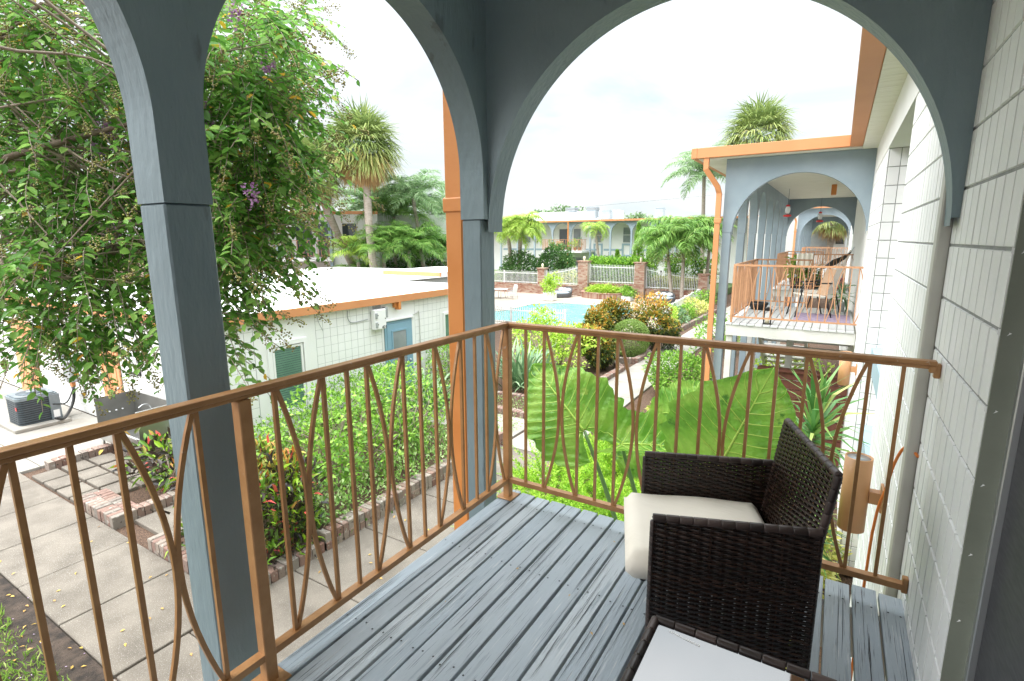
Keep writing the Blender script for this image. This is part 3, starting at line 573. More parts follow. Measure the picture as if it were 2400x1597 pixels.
# ================================================================== near apartment building (the wall on the right)
XW = .372
bld = thing('apartment_building', 'white scored block apartment building along the right with peach gutter and cream soffit', 'building', (4, 10, GZ))
HC = .2035
b = blocks('x', XW, -1, 1.768, 2.684, GZ, GZ+28*HC, .1018, HC, gap=.0085)
for k in range(10, 28):                                  # flared mortar ends at the door reveal
    z = GZ+k*HC; b.add([(.362, 1.767, z-.010), (.362, 1.767, z+.006), (.388, 1.757, z-.004), (.374, 1.760, z-.015)], [(0, 1, 2, 3)])
b.build('block_wall', 'white', bld, recalc=False)
blocks('x', XW, -1, 2.86, 4.96, GZ, GZ+26*HC, .105, HC, gap=.008).build('block_wall', 'white', bld, recalc=False)
blocks('x', XW, -1, 7.52, 10.46, GZ, GZ+26*HC, .21, HC).build('block_wall', 'white', bld, recalc=False)
blocks('y', 7.52, -1, .380, .60, GZ, GZ+26*HC, .11, HC).build('window_reveal', 'white', bld, recalc=False)
b = MB()
b.box(XW, .60, 1.7685, 2.684, GZ, 3.0); b.box(XW, .60, 2.86, 4.958, GZ, 2.49); b.box(XW+.02, .60, 2.685, 2.859, GZ, 2.49); b.box(XW, .60, 7.5225, 44, GZ, 2.49)
b.build('wall_core', 'mortar', bld)
b = MB(); b.box(.60, 9, -6, 44, GZ, 2.9); b.box(.362, .598, 2.69, 44, 2.492, 2.9); b.box(.362, .3715, 10.47, 44, GZ, 2.491); b.box(.437, .598, -6, 1.766, GZ, 2.9); b.build('wall', 'white2', bld)
b = MB(); b.box(.367, .414, 1.759, 1.7675, GZ+2.7, 2.9); b.build('door_reveal', 'olive', bld)
d = MB().box(.414, .437, 1.735, 1.766, 0, 2.3, bev=.003).build('door_frame', 'alu', bld)
MB().box(.430, .436, -.6, 1.733, .01, 2.25).build('screen_door', 'screen', bld)
b = MB()
for k in range(36):
    y = 2.70+k*.2165; b.box(.162, .3615, y+.003, y+.2135, 2.898, 2.925)
b.box(.15, .362, 2.70, 10.47, 2.9262, 2.935)
b.build('soffit', 'soffit', bld)
b = MB(); b.box(-.012, .16, 2.705, 10.28, 2.915, 3.09, bev=.006); b.build('gutter', 'fascia', bld)
MB().box(.165, 9.5, 2.70, 44, 2.94, 3.06).build('roof', 'roofwhite', bld)
w = MB(); w.box(.56, .598, 4.97, 7.50, .55, 2.45); wf = w.build('window', 'frame', bld)
MB().box(.553, .5595, 5.05, 6.2, .65, 2.38).build('pane', 'glassdark', wf); MB().box(.553, .5595, 6.26, 7.43, .65, 2.38).build('pane', 'glassdark', wf)
b = MB(); b.box(.44, .598, 4.965, 7.51, -.02, .22); b.box(.44, .598, 4.965, 7.51, -1.5, -.75); b.build('spandrel_panel', 'bluepanel', bld)
o = MB().box(.325, .371, 2.688, 2.775, GZ, 2.49, bev=.006).build('conduit', 'pipe', bld)
b = MB(); b.box(-6, .35, 46.5, 52, GZ, 3.2); b.build('rear_wing', 'white2', bld)
w = MB().box(-.35, .3, 46.42, 46.495, 1.0, 2.5).build('window', 'frame', bld); MB().box(-.29, .24, 46.40, 46.419, 1.06, 2.44).build('pane', 'glassdark', w); MB().box(-3.0, -.5, 46.44, 46.495, .3, 2.2).build('painted_shade', 'greybox', bld)  # last box: grey sheet standing in for shade on the rear wall
# ================================================================== arcaded balconies
def posts(t, ys, x0, x1, inner, zb=GZ, zt=1.6135, m='slate', ins=.004):
    for y in ys:
        b = MB(); b.box(x0+ins, x1-inner, y+ins*.5, y+.146-ins*.5, zb, zt, bev=.006)
        b.build('post', m, t)
def ceiling(t, x0, x1, y0, y1, m='soffit', z=2.9):
    b = MB(); n_ = int((y1-y0)/.165)
    for k in range(n_): b.box(x0, x1, y0+k*.165+.007, y0+(k+1)*.165-.007, z-.02, z)
    b.box(x0, x1, y0, y1, z+.002, z+.012); return b.build('ceiling', m, t)
DECKP = .099
def deck(t, x0, x1, y0, y1, m, p=DECKP, jit=.008, name='deck'):
    b = MB(); k = 0; x = x0
    while x < x1-.02:
        xe = min(x+p, x1)
        gp = random.uniform(.008, .017)
        b.box(x+gp/2, xe-gp/2, y0+random.uniform(-jit, jit), y1+random.uniform(-jit, jit), -.036, random.uniform(-.004, 0), bev=.0025, r=random.random()); x = xe
    return b.build(name, m, t)
home = thing('balcony', 'slate blue arcaded balcony with grey plank floor in the foreground', 'balcony', (-.7, 0, 0))
b = MB(); arch_wall(b, 'x', -1.88, -1.72, -5.2, 2.70, 2.9, [(1.744-1.67*k, .762, 1.85) for k in range(4)], 1.615, 72); b.build('side_arcade', 'slate', home)
b = MB()
def front_arch(b, y0, y1, x0, x1, c, r, zs, zc, rz, ztop):
    pts = arch_pts(c, r, zs, zc, n=72, rz=rz)
    if c+r < x1-.004: b.box(c+r, x1, y0, y1, zs, ztop); pts = pts[:-1]
    if c-r > x0+.004: b.box(x0, c-r, y0, y1, zs, ztop); pts = pts[1:]
    for (u0, v0), (u1, v1) in zip(pts[:-1], pts[1:]):
        vs = [(u, y, v) for y in (y0, y1) for u, v in ((u0, v0), (u1, v1), (u1, ztop), (u0, ztop))]
        fs = [(0, 4, 5, 1)]
        if u1-u0 > 1e-6: fs += [(0, 1, 2, 3), (7, 6, 5, 4), (3, 2, 6, 7)]
        b.add(vs, fs, .5)
front_arch(b, 2.55, 2.698, -1.719, .3655, -.69, 1.03, 1.575, 1.545, 1.05, 2.9)
b.build('end_arch', 'slate', home)
posts(home, [2.51], -1.88, -1.72, .026)
posts(home, [.836-1.67*k for k in range(4)], -1.88, -1.72, .006)
ceiling(home, -1.72, .366, -5.2, 2.55)
MB().box(-2.05, .165, -5.6, 2.9, 2.94, 3.06).build('roof', 'roofwhite', home)
b = MB(); b.box(-2.22, -2.052, -5.6, 2.92, 2.915, 3.09, bev=.005); b.box(-2.052, .16, 2.905, 3.04, 2.915, 3.09, bev=.005); b.build('gutter', 'fascia', home)
dk = deck(home, -1.60, .371, -3.2, 2.557, 'deck')
# splits along the grain and nail heads in the weathered boards
gq = random.Random(77); cr = MB(); nl = MB()
for k in range(20):
    xc = -1.60+.099*(k+.5)
    for i in range(gq.choice((3, 5, 7, 9))):
        x = xc+gq.uniform(-.038, .038); y = gq.uniform(-.2, 2.4); L = gq.uniform(.12, .7); w = gq.uniform(.0006, .0017); n_ = 8; vs = []
        for j in range(n_+1):
            x += gq.gauss(0, .0011); ww = w*math.sin(PI*(j+.35)/(n_+.7)); yy = min(2.545, y+L*j/n_); vs += [(x-ww, yy, .0007), (x+ww, yy, .0007)]
        cr.add(vs, [(2*j, 2*j+1, 2*j+3, 2*j+2) for j in range(n_)], .2)
    for y in (.642, 1.272, 1.902, 2.42):
        for s_ in (-.026, .026):
            r_ = .0042; cx_, cy_ = xc+s_+gq.uniform(-.006, .006), y+gq.uniform(-.01, .01); nl.add([(cx_+r_*math.cos(a), cy_+r_*math.sin(a), .0009) for a in np.linspace(0, 2*PI, 8)[:-1]], [tuple(range(7))], .2)
cr.build('splits', 'crack', dk); nl.build('nail_heads', 'crack', dk)
gq = np.random.default_rng(4); P = np.stack([gq.uniform(-1.4, .1, 22), gq.uniform(.7, 2.4, 22), np.full(22, .004)], 1); D = gq.normal(0, 1, P.shape); D[:, 2] = 0
o = np_obj('leaf_litter', *leaves(P, D, gq.uniform(.008, .022, 22), .5, 'simple', rv=gq.uniform(.2, .5, 22), jit=.2), 'petal'); tag(o, 'tiny dry leaf bits scattered on the grey deck boards', 'leaf litter', kind='stuff')
b = MB()
for y in (-2.4, -1.6, -.8, 0, .62, 1.25, 1.88, 2.40): b.box(-1.59, .36, y, y+.045, -.24, -.040)
b.box(-1.60, -1.56, -3.2, 2.54, -.26, -.041); b.build('joists', 'beamw', home)
b = MB()  # downspout on the outside of the corner column
b.box(-2.02, -1.893, 2.535, 2.625, GZ, 2.9, bev=.01); b.build('downspout', 'orange', home)
b = MB(); b.box(-2.032, -1.885, 2.526, 2.634, 1.66, 1.745, bev=.008); b.build('downspout_strap', 'orange', home)
# ------------------------------------------------------------------ railings
def railing(name, label, runs, m='bronze', zt=1.05, zb=.1234, fine=True, group=None, bars=None, z0=0.0, bw=.0135):
    """runs: list of (p, q, [(kind, s)...], posts) with s measured along the run from p"""
    p0 = runs[0][0]; t = thing(name, label, 'railing', (p0[0], p0[1], z0), group)
    me = {}
    for (p, q, items, pst) in runs:
        p, q = Vector((p[0], p[1], z0)), Vector((q[0], q[1], z0)); d = (q-p); L = d.length; d.normalize(); nrm = Vector((-d.y, d.x, 0))
        b = MB()
        if fine:
            b.bar(p+Vector((0, 0, zt-.009))-d*.018, q+Vector((0, 0, zt-.009))+d*.0, .042, .018); b.bar(p+Vector((0, 0, zt-.025))-d*.012, q+Vector((0, 0, zt-.025)), .026, .015)
        else: b.bar(p+Vector((0, 0, zt-.016)), q+Vector((0, 0, zt-.016)), .04, .032)
        o = b.build('top_rail', m, t)
        if fine:
            md = o.modifiers.new('soft', 'BEVEL'); md.width = .004; md.segments = 2
        MB().bar(p+Vector((0, 0, zb-.013)), q+Vector((0, 0, zb-.013)), .034 if fine else .028, .026).build('bottom_rail', m, t)
        for kind, s in items:
            c = p+d*s
            if kind == 'b':
                key = ('b',)
                if key not in me:
                    o = MB().box(-bw/2, bw/2, -bw/2, bw/2, zb, zt-.033).build('baluster', m); me[key] = o.data; C.objects.unlink(o); bpy.data.objects.remove(o)
                o = bpy.data.objects.new('baluster', me[key])
            else:                                        # bowed bars in pairs that touch at mid height
                key = ('c', kind, round(d.x, 2), round(d.y, 2))
                if key not in me:
                    sg = 1 if kind == 'r' else -1; n_ = 16 if fine else 8; w = .0935
                    pts = [d*(sg*(.010+(w-.010)*math.sin(PI*i/n_)**.92))+Vector((0, 0, zb+(zt-.034-zb)*i/n_)) for i in range(n_+1)]
                    o = MB().path(pts, bw, bw*.9, nrm).build('bowed_baluster', m); me[key] = o.data; C.objects.unlink(o); bpy.data.objects.remove(o)
                o = bpy.data.objects.new('bowed_baluster', me[key])
            o.location = c; C.objects.link(o); o.parent = t; o.matrix_parent_inverse = Matrix.Translation(-t.location)
        for s in pst:
            c = p+d*s; w = .021 if fine else .02
            MB().box(c.x-w, c.x+w, c.y-w, c.y+w, z0+.006, z0+zt-.033, bev=.003).build('post', m, t)
            if fine: MB().box(c.x-.05, c.x+.05, c.y-.05, c.y+.05, z0+.001, z0+.009, bev=.002).build('post_foot', m, t)
    return t
def pattern(L, s0=.11, step=.1035, start=0):
    """straight bars, with a bowed pair between every second neighbour"""
    it = []; s = s0; k = start
    while s < L-.02:
        ph = k % 3
        it.append(('b', s))
        if ph == 1:
            it.append(('r', s)); it.append(('l', s+2*step)) if s+2*step < L-.01 else None; s += 2*step
        else: s += step
        k += 1
    return it
fr = [('b', .122), ('b', .236), ('r', .236), ('b', .441), ('l', .441), ('b', .548), ('b', .651), ('r', .651), ('b', .856), ('l', .856), ('b', .960), ('b', 1.062), ('r', 1.062), ('b', 1.264), ('l', 1.264), ('b', 1.365), ('b', 1.474), ('r', 1.474), ('b', 1.692), ('l', 1.692), ('b', 1.80)]
rl = railing('railing', 'bronze painted steel railing with bowed bars around the foreground deck', [((-1.545, 2.466), (.352, 2.466), fr, [0.0]), ((-1.545, 2.466), (-1.545, -1.2), [(k, 2.466-y) for y, k in ((2.437, 'r'), (2.253, 'l'), (2.253, 'b'), (2.152, 'b'), (2.035, 'b'), (2.035, 'r'), (1.832, 'l'), (1.832, 'b'), (1.728, 'b'), (1.624, 'b'), (1.624, 'r'), (1.419, 'l'), (1.419, 'b'), (1.321, 'b'), (1.212, 'b'), (1.212, 'r'), (1.016, 'l'), (1.016, 'b'), (.763, 'b'), (.763, 'r'), (.565, 'l'), (.565, 'b'), (.466, 'b'), (.359, 'b'), (.359, 'r'), (.158, 'l'), (.158, 'b'), (.055, 'b'), (-.05, 'b'), (-.05, 'r'), (-.25, 'b'), (-.25, 'l'), (-.35, 'b'))], [1.563])])
b = MB()
b.box(.345, .3655, 2.452, 2.48, .985, 1.04, bev=.003); b.box(.33, .352, 2.448, 2.484, 1.005, 1.032, bev=.003)
b.build('wall_bracket', 'bronze', rl)
MB().box(.345, .3655, 2.45, 2.482, .085, .15, bev=.003).build('wall_bracket', 'bronze', rl)
# ================================================================== the pavilions further along
def pavilion(y0, label, bays=7, detail=True):
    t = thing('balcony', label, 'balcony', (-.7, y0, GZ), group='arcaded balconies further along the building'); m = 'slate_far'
    y1 = y0+.15+bays*1.524+(bays-1)*.146+.15
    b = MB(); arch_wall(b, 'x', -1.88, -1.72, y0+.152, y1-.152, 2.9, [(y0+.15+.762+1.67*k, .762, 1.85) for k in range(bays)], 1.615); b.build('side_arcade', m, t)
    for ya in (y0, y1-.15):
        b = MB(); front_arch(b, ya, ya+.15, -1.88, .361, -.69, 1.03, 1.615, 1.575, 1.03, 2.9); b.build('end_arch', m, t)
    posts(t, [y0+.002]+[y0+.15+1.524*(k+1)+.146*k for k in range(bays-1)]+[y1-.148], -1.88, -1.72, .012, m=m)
    ceiling(t, -1.72, .36, y0+.15, y1-.15)
    MB().box(-2.3, .163, y0-.2, y1+.2, 2.95, 3.07).build('roof', 'roofwhite', t)
    b = MB(); b.box(-2.34, .163 if not detail else -.0125, y0-.30, y0-.205, 2.915, 3.09, bev=.004); b.box(-2.44, -2.342, y0-.30, y1+.3, 2.915, 3.09, bev=.004); b.build('gutter', 'fascia', t)
    b = MB(); b.box(-2.33, .16, y0-.203, y0-.002, 2.905, 2.94); b.box(-2.335, -1.882, y0, y1, 2.905, 2.94); b.build('soffit', 'soffit', t)
    b = MB()
    b.path([(-2.18, y0-.245, 2.915), (-2.18, y0-.245, 2.72), (-1.985, y0-.14, 2.42), (-1.955, y0-.1, 2.3), (-1.955, y0-.1, GZ)], .09, .075, (0, 1, 0)); b.build('downspout', 'fascia', t)
    MB().box(-2.01, -1.89, y0-.15, y0-.055, 1.78, 1.86, bev=.005).build('downspout_strap', 'fascia', t)
    for (d0, d1) in ((y0-.37, y0+2.75), (y0+7.3, y0+10.9)):
        deck(t, -1.66, .358, d0, d1, 'deck2', p=.125 if detail else .25)
        b = MB()
        b.box(-1.64, .357, d0+.02, d0+.065, -.23, -.040); b.box(-1.64, .357, d1-.065, d1-.02, -.23, -.040); b.box(-1.64, -1.60, d0+.07, d1-.07, -.23, -.041)
        for k in range(4): b.box(-1.59, .35, d0+.4+k*.7, d0+.45+k*.7, -.2, -.042)
        b.box(-1.63, -1.53, d0+.07, d0+.17, GZ, -.232); b.box(-1.63, -1.53, d1-.17, d1-.07, GZ, -.232)
        b.build('deck_frame', 'beamw', t)
    return t
pavilion(10.5, 'slate blue arcaded balcony with tan sling chairs, second along the building')
pavilion(30.1, 'far slate blue arcaded balcony seen through the arch, third along the building', detail=False)
def std_runs(y0, y1, back=True):
    rr = [((-1.56, y0), (.355, y0), pattern(1.915), [0.0]), ((-1.56, y0), (-1.56, y1), pattern(y1-y0), [])]
    if back: rr.append(((-1.56, y1), (-.45, y1), pattern(1.11), [0.0, 1.1]))
    return rr
gr = 'copper brown railings of the further balconies'
railing('railing', 'copper brown railing with bowed bars around the deck with the tan sling chairs', std_runs(10.17, 13.15), 'copper', fine=False, group=gr)
railing('railing', 'copper brown railing on the second deck, behind the tan chairs, with a cloth over it', std_runs(17.9, 21.3), 'copper', fine=False, group=gr)
railing('railing', 'farthest copper brown railing below the palm seen through the arches', std_runs(29.85, 32.7), 'copper', fine=False, group=gr)
# stairs and timber planter below the second balcony
t = thing('staircase', 'pale staircase with brown railing descending under the next balcony', 'staircase', (-1.0, 13, GZ))
b = MB(); b.prism([(13.2, -.06), (13.2, -.36), (16.9, -2.8), (17.3, -2.8)], 'x', -1.5, -1.44); b.prism([(13.2, -.06), (13.2, -.36), (16.9, -2.8), (17.3, -2.8)], 'x', -.5, -.44); b.build('stringer', 'beamw', t)
b = MB()
for k in range(13): b.box(-1.44, -.5, 13.25+k*.285, 13.53+k*.285, -.24-k*.195, -.20-k*.195)
b.build('treads', 'beamw', t)
b = MB(); b.bar((-.47, 13.2, .75), (-.47, 16.9, -1.9), .04, .04); b.bar((-.47, 13.2, .0), (-.47, 16.9, -2.65), .03, .03)
for k in range(24): b.bar((-.47, 13.3+k*.15, -.02-k*.107), (-.47, 13.3+k*.15, .68-k*.107), .014, .014)
b.build('stair_rail', 'copper', t)
t = thing('timber_screen', 'dark red plank screen under the next balcony behind the spiky plant', 'screen', (-.4, 10.9, GZ))
b = MB()
for k in range(11): b.box(-1.05, .35, 10.62, 10.66, GZ+.05+k*.17, GZ+.205+k*.17)
b.build('planks', 'redwood', t)
b = MB(); b.box(-1.06, -.98, 10.662, 10.74, GZ, -.85); b.box(.26, .34, 10.662, 10.74, GZ, -.85); b.box(-1.10, .36, 10.55, 10.75, -.9, -.86); b.build('frame', 'redwood', t)
t = thing('timber_beams', 'pale horizontal stair landing beams below the next deck', 'beams', (-.2, 12, -1)); b = MB()
b.box(-.72, .35, 11.9, 12.0, -.56, -.46); b.box(-.72, .35, 12.0, 12.1, -.80, -.68); b.build('rails', 'beamw', t); MB().box(-.74, -.62, 11.88, 12.12, GZ, -.40).build('post', 'beamw', t)
# ------------------------------------------------------------------ things on the further balconies
def sling_chair(loc, rot, label, m='tan'):
    t = thing('sling_chair', label, 'chair', (0, 0, 0), 'tan sling chairs on the next balcony')
    MB().prism([(-.24, .40), (.22, .43), (.22, .442), (-.24, .412)], 'y', -.24, .24).build('seat', 'cushion', t)
    MB().prism([(-.22, .42), (-.36, .92), (-.348, .925), (-.205, .425)], 'y', -.23, .23).build('backrest', m, t)
    for s in (-1, 1):
        MB().tube([(.30, .25*s, 0), (.25, .25*s, .25), (.22, .25*s, .43)], .013, 6).build('leg', 'black', t)
        MB().tube([(-.34, .25*s, 0), (-.27, .25*s, .25), (-.22, .25*s, .42)], .013, 6).build('leg', 'black', t)
        MB().tube([(-.30, .25*s, .66), (-.1, .26*s, .66), (.16, .26*s, .64), (.23, .25*s, .52), (.21, .25*s, .43)], .014, 6).build('armrest', 'black', t)
    t.location = loc; t.rotation_euler.z = rot
    return t
sling_chair((-.42, 11.75, 0), R(200), 'tan sling chair facing left on the pale deck with the purple rug')
c2 = sling_chair((-.28, 12.4, 0), R(160), 'second tan sling chair with a pale sling, half behind the front sling chair', 'cushion')
tag(MB().box(-.62, .29, 11.0, 12.15, .001, .012).build('rug', 'rug'), 'purple woven rug on the pale deck under the sling chairs', 'rug')
t = thing('lantern', 'small black frame candle lantern at the edge of the next deck', 'lantern', (-.98, 10.30, 0)); b = MB()
for sx in (-1, 1):
    for sy in (-1, 1): b.box(-.98+sx*.055-.006, -.98+sx*.055+.006, 10.30+sy*.055-.006, 10.30+sy*.055+.006, .012, .24)
b.box(-1.045, -.915, 10.235, 10.365, 0, .012); b.box(-1.045, -.915, 10.235, 10.365, .24, .255); b.prism([(-1.04, .256), (-.92, .256), (-.965, .30), (-.995, .30)], 'y', 10.25, 10.35)
b.build('frame', 'black', t); MB().lathe((-.98, 10.30, .013), [(.035, 0), (.035, .1), (.0, .1)], 12).build('candle', 'candle', t)
tag(MB().lathe((-1.38, 12.4, .001), [(.14, 0), (.19, .1), (.2, .15), (.17, .15), (.13, .03)], 18).build('bowl', 'black'), 'black bowl shaped pot on the next deck by the side rail', 'pot')
def feeder(loc, label):
    t = thing('hummingbird_feeder', label, 'bird feeder', loc, 'hummingbird feeders hanging in the arch'); x, y, z = loc
    MB().lathe((x, y, z-.20), [(.03, .03), (.045, .06), (.05, .13), (.03, .18)], 12).build('bottle', 'clearglass', t)
    MB().lathe((x, y, z-.235), [(.02, 0), (.075, .01), (.075, .04), (.03, .05)], 12).build('base', 'red', t)
    MB().lathe((x, y, z-.03), [(.035, 0), (.035, .03), (.01, .04)], 12).build('cap', 'red', t)
    MB().tube([(x, y, z), (x, y, z+.32)], .004, 4).build('hanger', 'black', t)
feeder((-.97, 12.3, 2.16), 'red hummingbird feeder hanging against the arcade wall')
feeder((-.46, 14.6, 2.10), 'red hummingbird feeder hanging in the middle of the dark inner arch')
tag(MB().box(-.33, -.21, 16.6, 16.9, 2.62, 2.878, bev=.01).build('ceiling_light', 'orange'), 'square bronze ceiling light under the pale board ceiling', 'ceiling light')
def potplant(name, label, loc, r, h, pm, lm, n, size, ph=.5, tpl='simple', cat='plant', width=.4, group=None):
    t = thing(name, label, cat, loc, group); x, y, z = loc
    MB().lathe((x, y, z), [(r*.72, 0), (r, h*.92), (r*1.06, h*.92), (r*1.06, h), (r*.9, h), (r*.88, h*.85)], 18).build('pot', pm, t)
    np_obj('leaves', *crown((x, y, z+h+ph*.45), (r*1.5, r*1.5, ph*.6), n, size, tpl, width, 3, .2), lm, t); return t
potplant('potted_plant', 'leafy plant in a dark pot on the deck behind the tan chairs', (-1.05, 18.4, 0), .2, .3, 'black', 'hedge', 260, .2, .6)
potplant('potted_plant', 'small plant in a clay pot beside the dark potted plant', (-.62, 18.35, 0), .13, .22, 'clay', 'hedgedk', 140, .16, .4)
potplant('potted_plant', 'tall slim snake plant in a pot by the wall on the next deck', (.13, 12.9, 0), .09, .2, 'frame', 'bop', 40, .3, .3, 'blade', width=.12)
tag(MB().box(-.25, .22, 18.5, 18.9, .001, .33, bev=.02).build('storage_box', mat('faded_red_box', (.5, .16, .17), rough=.6)), 'faded red storage box on the deck behind the tan chairs', 'box')
tag(MB().box(-.78, -.32, 18.6, 19.0, .001, .3, bev=.03).build('planter_trough', 'darkgreen'), 'dark green trough between the potted plants on the further deck', 'planter')
t = thing('lounge_chair', 'white cloth covered wooden lounge chair on the further deck by the wall', 'chair', (-.1, 19.6, 0))
MB().box(-.35, .2, 19.3, 19.85, .36, .42).build('seat', 'tan', t); MB().prism([(.12, .4), (.34, 1.12), (.28, 1.14), (.02, .42)], 'y', 19.3, 19.85).build('backrest', 'cushion', t)
for x in (-.33, .16):
    for y in (19.32, 19.8): MB().box(x, x+.04, y, y+.04, 0, .36).build('leg', 'tan', t)
t = thing('closed_umbrella', 'dark closed umbrella leaning across the further deck', 'umbrella', (0, 18.2, 0))
MB().tube([(-.45, 18.1, .58), (-.1, 18.2, .80), (.12, 18.25, .93), (.3, 18.3, 1.1)], [.012, .09, .06, .012], 8).build('canopy', 'black', t); MB().tube([(.3, 18.3, 1.1), (.36, 18.32, 1.25)], .008, 6).build('handle', 'bluepanel', t)
bcl = MB(); n_ = 12; vs = [(-1.05+.42*i/n_, 17.86-.03*math.sin(i*1.7), 1.06-.42*j/6*(1-.35*abs(i/n_-.5))) for j in range(7) for i in range(n_+1)]
bcl.add(vs, [(j*(n_+1)+i, j*(n_+1)+i+1, (j+1)*(n_+1)+i+1, (j+1)*(n_+1)+i) for j in range(6) for i in range(n_)], .5, True); o = bcl.build('cloth', 'cushion')
sm = o.modifiers.new('thick', 'SOLIDIFY'); sm.thickness = .01
tag(o, 'white cloth hung over the second deck rail', 'cloth')
# ------------------------------------------------------------------ wall lamps, cord
def wall_lamp(y, x, z, label):
    t = thing('wall_lamp', label, 'lamp', (x, y, z), 'bronze cylinder lamps on the block wall')
    r, h = .073, .47
    MB().lathe((x, y, z-h/2), [(r, 0), (r, h), (r-.006, h), (r-.006, h-.012), (.001, h-.012)], 32).build('shade', 'lampcopper', t)
    MB().lathe((x, y, z+h/2-.011), [(r-.012, 0), (r-.012, .004), (0, .004)], 24).build('lens', 'glassgrey', t)
    b = MB(); b.box(x+r-.004, XW-.015, y-.032, y+.032, z-.04, z+.035, bev=.003); b.box(XW-.022, XW-.007, y-.06, y+.06, z-.075, z+.07, bev=.003); b.build('bracket', 'lampcopper', t)
wall_lamp(3.65, .222, -.03, 'bronze cylinder wall lamp just beyond the foreground deck railing')
wall_lamp(8.6, .222, -.30, 'smaller looking bronze cylinder lamp below the next balcony deck')
pts = [(.364, 2.66, .60), (.345, 2.74, .605), (.325, 2.8, .575), (.300, 2.8, .49), (.286, 2.8, .38), (.268, 2.8, .29), (.259, 2.8, .18), (.255, 2.8, .05), (.25, 2.8, -.6), (.26, 2.8, -1.6), (.27, 2.8, GZ+.05)]
def spline(p, k=6):
    p = [Vector(q) for q in p]; o = []
    for i in range(len(p)-1):
        a, b_, c, d = p[max(i-1, 0)], p[i], p[i+1], p[min(i+2, len(p)-1)]
        for j in range(k):
            u = j/k; o.append(.5*((2*b_)+(c-a)*u+(2*a-5*b_+4*c-d)*u*u+(3*b_-a-3*c+d)*u**3))
    return o+[p[-1]]
tag(MB().tube(spline(pts), .0065, 7).build('extension_cord', 'cord'), 'orange cord coming out of the block wall beyond the deck railing', 'cord')
# ================================================================== wicker chair and table
def wick_panel(b, O, u, v, nrm, U, V0, V1, su=.036, sv=.0086, amp=.0032, w=.0082):
    """woven strips: u along, v up; V0/V1 are functions of u (bottom, top); every second strip alternates over/under"""
    O, u, v, nrm = map(Vector, (O, u, v, nrm)); ns = int(U/su)
    for i in range(ns+1):                                # stakes
        s = i*su; a, c = V0(s), V1(s)
        b.bar(O+u*s+v*a, O+u*s+v*c, .006, .003, r=random.uniform(.1, .5), up=nrm)
    vmin = min(V0(s*U/20) for s in range(21)); vmax = max(V1(s*U/20) for s in range(21)); k = 0; z = vmin+sv/2
    while z < vmax:
        sg = 1 if k % 2 else -1; col = random.random(); vs = []; fs = []; seg = 4; run = []
        m = ns*seg
        for i in range(m+1):
            s = U*i/m; ok = V0(s)-.002 < z < V1(s)+.002
            off = sg*amp*math.cos(PI*i/seg); p = O+u*s+v*z+nrm*(off+.001)
            if ok: run.append((p, col))
            if (not ok or i == m) and len(run) > 1:
                o = len(vs); vs += [q[0]-v*(w/2) for q in run]+[q[0]+nrm*.0016 for q in run]+[q[0]+v*(w/2) for q in run]; L = len(run)
                for r_ in range(2): fs += [(o+r_*L+j, o+r_*L+j+1, o+(r_+1)*L+j+1, o+(r_+1)*L+j) for j in range(L-1)]
                run = []
            elif not ok: run = []
        if vs: b.add(vs, fs, r=[min(1, max(0, col*.55+.22*math.sin(j*.9+k))) for j in range(len(vs))], smooth=True)
        z += sv; k += 1
def wrap(b, pts, rad, step=.03):
    """rim wrapped with a flat strand: short segments of slightly differing width"""
    pts = [Vector(p) for p in pts]
    for p, q in zip(pts[:-1], pts[1:]):
        L = (q-p).length; n = max(1, int(L/step))
        for i in range(n):
            a, c = p.lerp(q, i/n), p.lerp(q, (i+.97)/n)
            b.tube([a, a.lerp(c, .06), a.lerp(c, .94), c], [rad*.95, rad, rad, rad*.95], 8, r=random.random())
ch = thing('wicker_armchair', 'dark brown wicker armchair with a cream cushion on the grey deck', 'chair', (-.27, 1.83, 0))
uu = Vector((math.cos(R(20.3)), math.sin(R(20.3)), 0)); vv = Vector((-uu.y, uu.x, 0)); ZZ = Vector((0, 0, 1))
NF = Vector((-.435, 1.600, 0)); DEP, WID, AH = .505, .535, .605
def arch_low(s): return .075+.07*math.sin(PI*min(1, max(0, (s-.02)/(DEP-.04))))-.03*0
for nm, off in (('near', 0.0), ('far', WID)):
    b = MB(); wick_panel(b, NF+vv*off, uu, ZZ, -vv, DEP, arch_low, lambda s: AH-.012); wick_panel(b, NF+vv*(off+.022), uu, ZZ, vv, DEP, arch_low, lambda s: AH-.012)
    # narrow woven front edge of the arm
    wick_panel(b, NF+vv*off, vv, ZZ, -uu, .024, lambda s: .08, lambda s: AH-.012, su=.012)
    wick_panel(b, NF+uu*DEP+vv*off, vv, ZZ, uu, .024, lambda s: .08, lambda s: AH-.012, su=.012)
    arm = b.build('arm_panel', 'wicker', ch, recalc=False)
    b = MB(); c0 = NF+vv*(off+.011); wrap(b, [c0+ZZ*(AH-.009)-uu*.004, c0+uu*(DEP+.004)+ZZ*(AH-.009)], .0145, .042)
    wrap(b, [c0+ZZ*.08, c0+ZZ*(AH-.02)], .0125, .018); wrap(b, [c0+uu*DEP+ZZ*.08, c0+uu*DEP+ZZ*(AH-.02)], .0125, .018)
    b.build('rim', 'wickerrim', arm)
    for s in (.012, DEP-.012):
        MB().tube([c0+uu*s, c0+uu*s+ZZ*.14], .014, 8).build('leg', 'black', ch)
BH = .79; b0 = NF+uu*(DEP-.035)+vv*.026; lean = Vector((uu.x*.055, uu.y*.055, BH-.40)); ln = lean.normalized(); bn = vv.cross(ln).normalized()
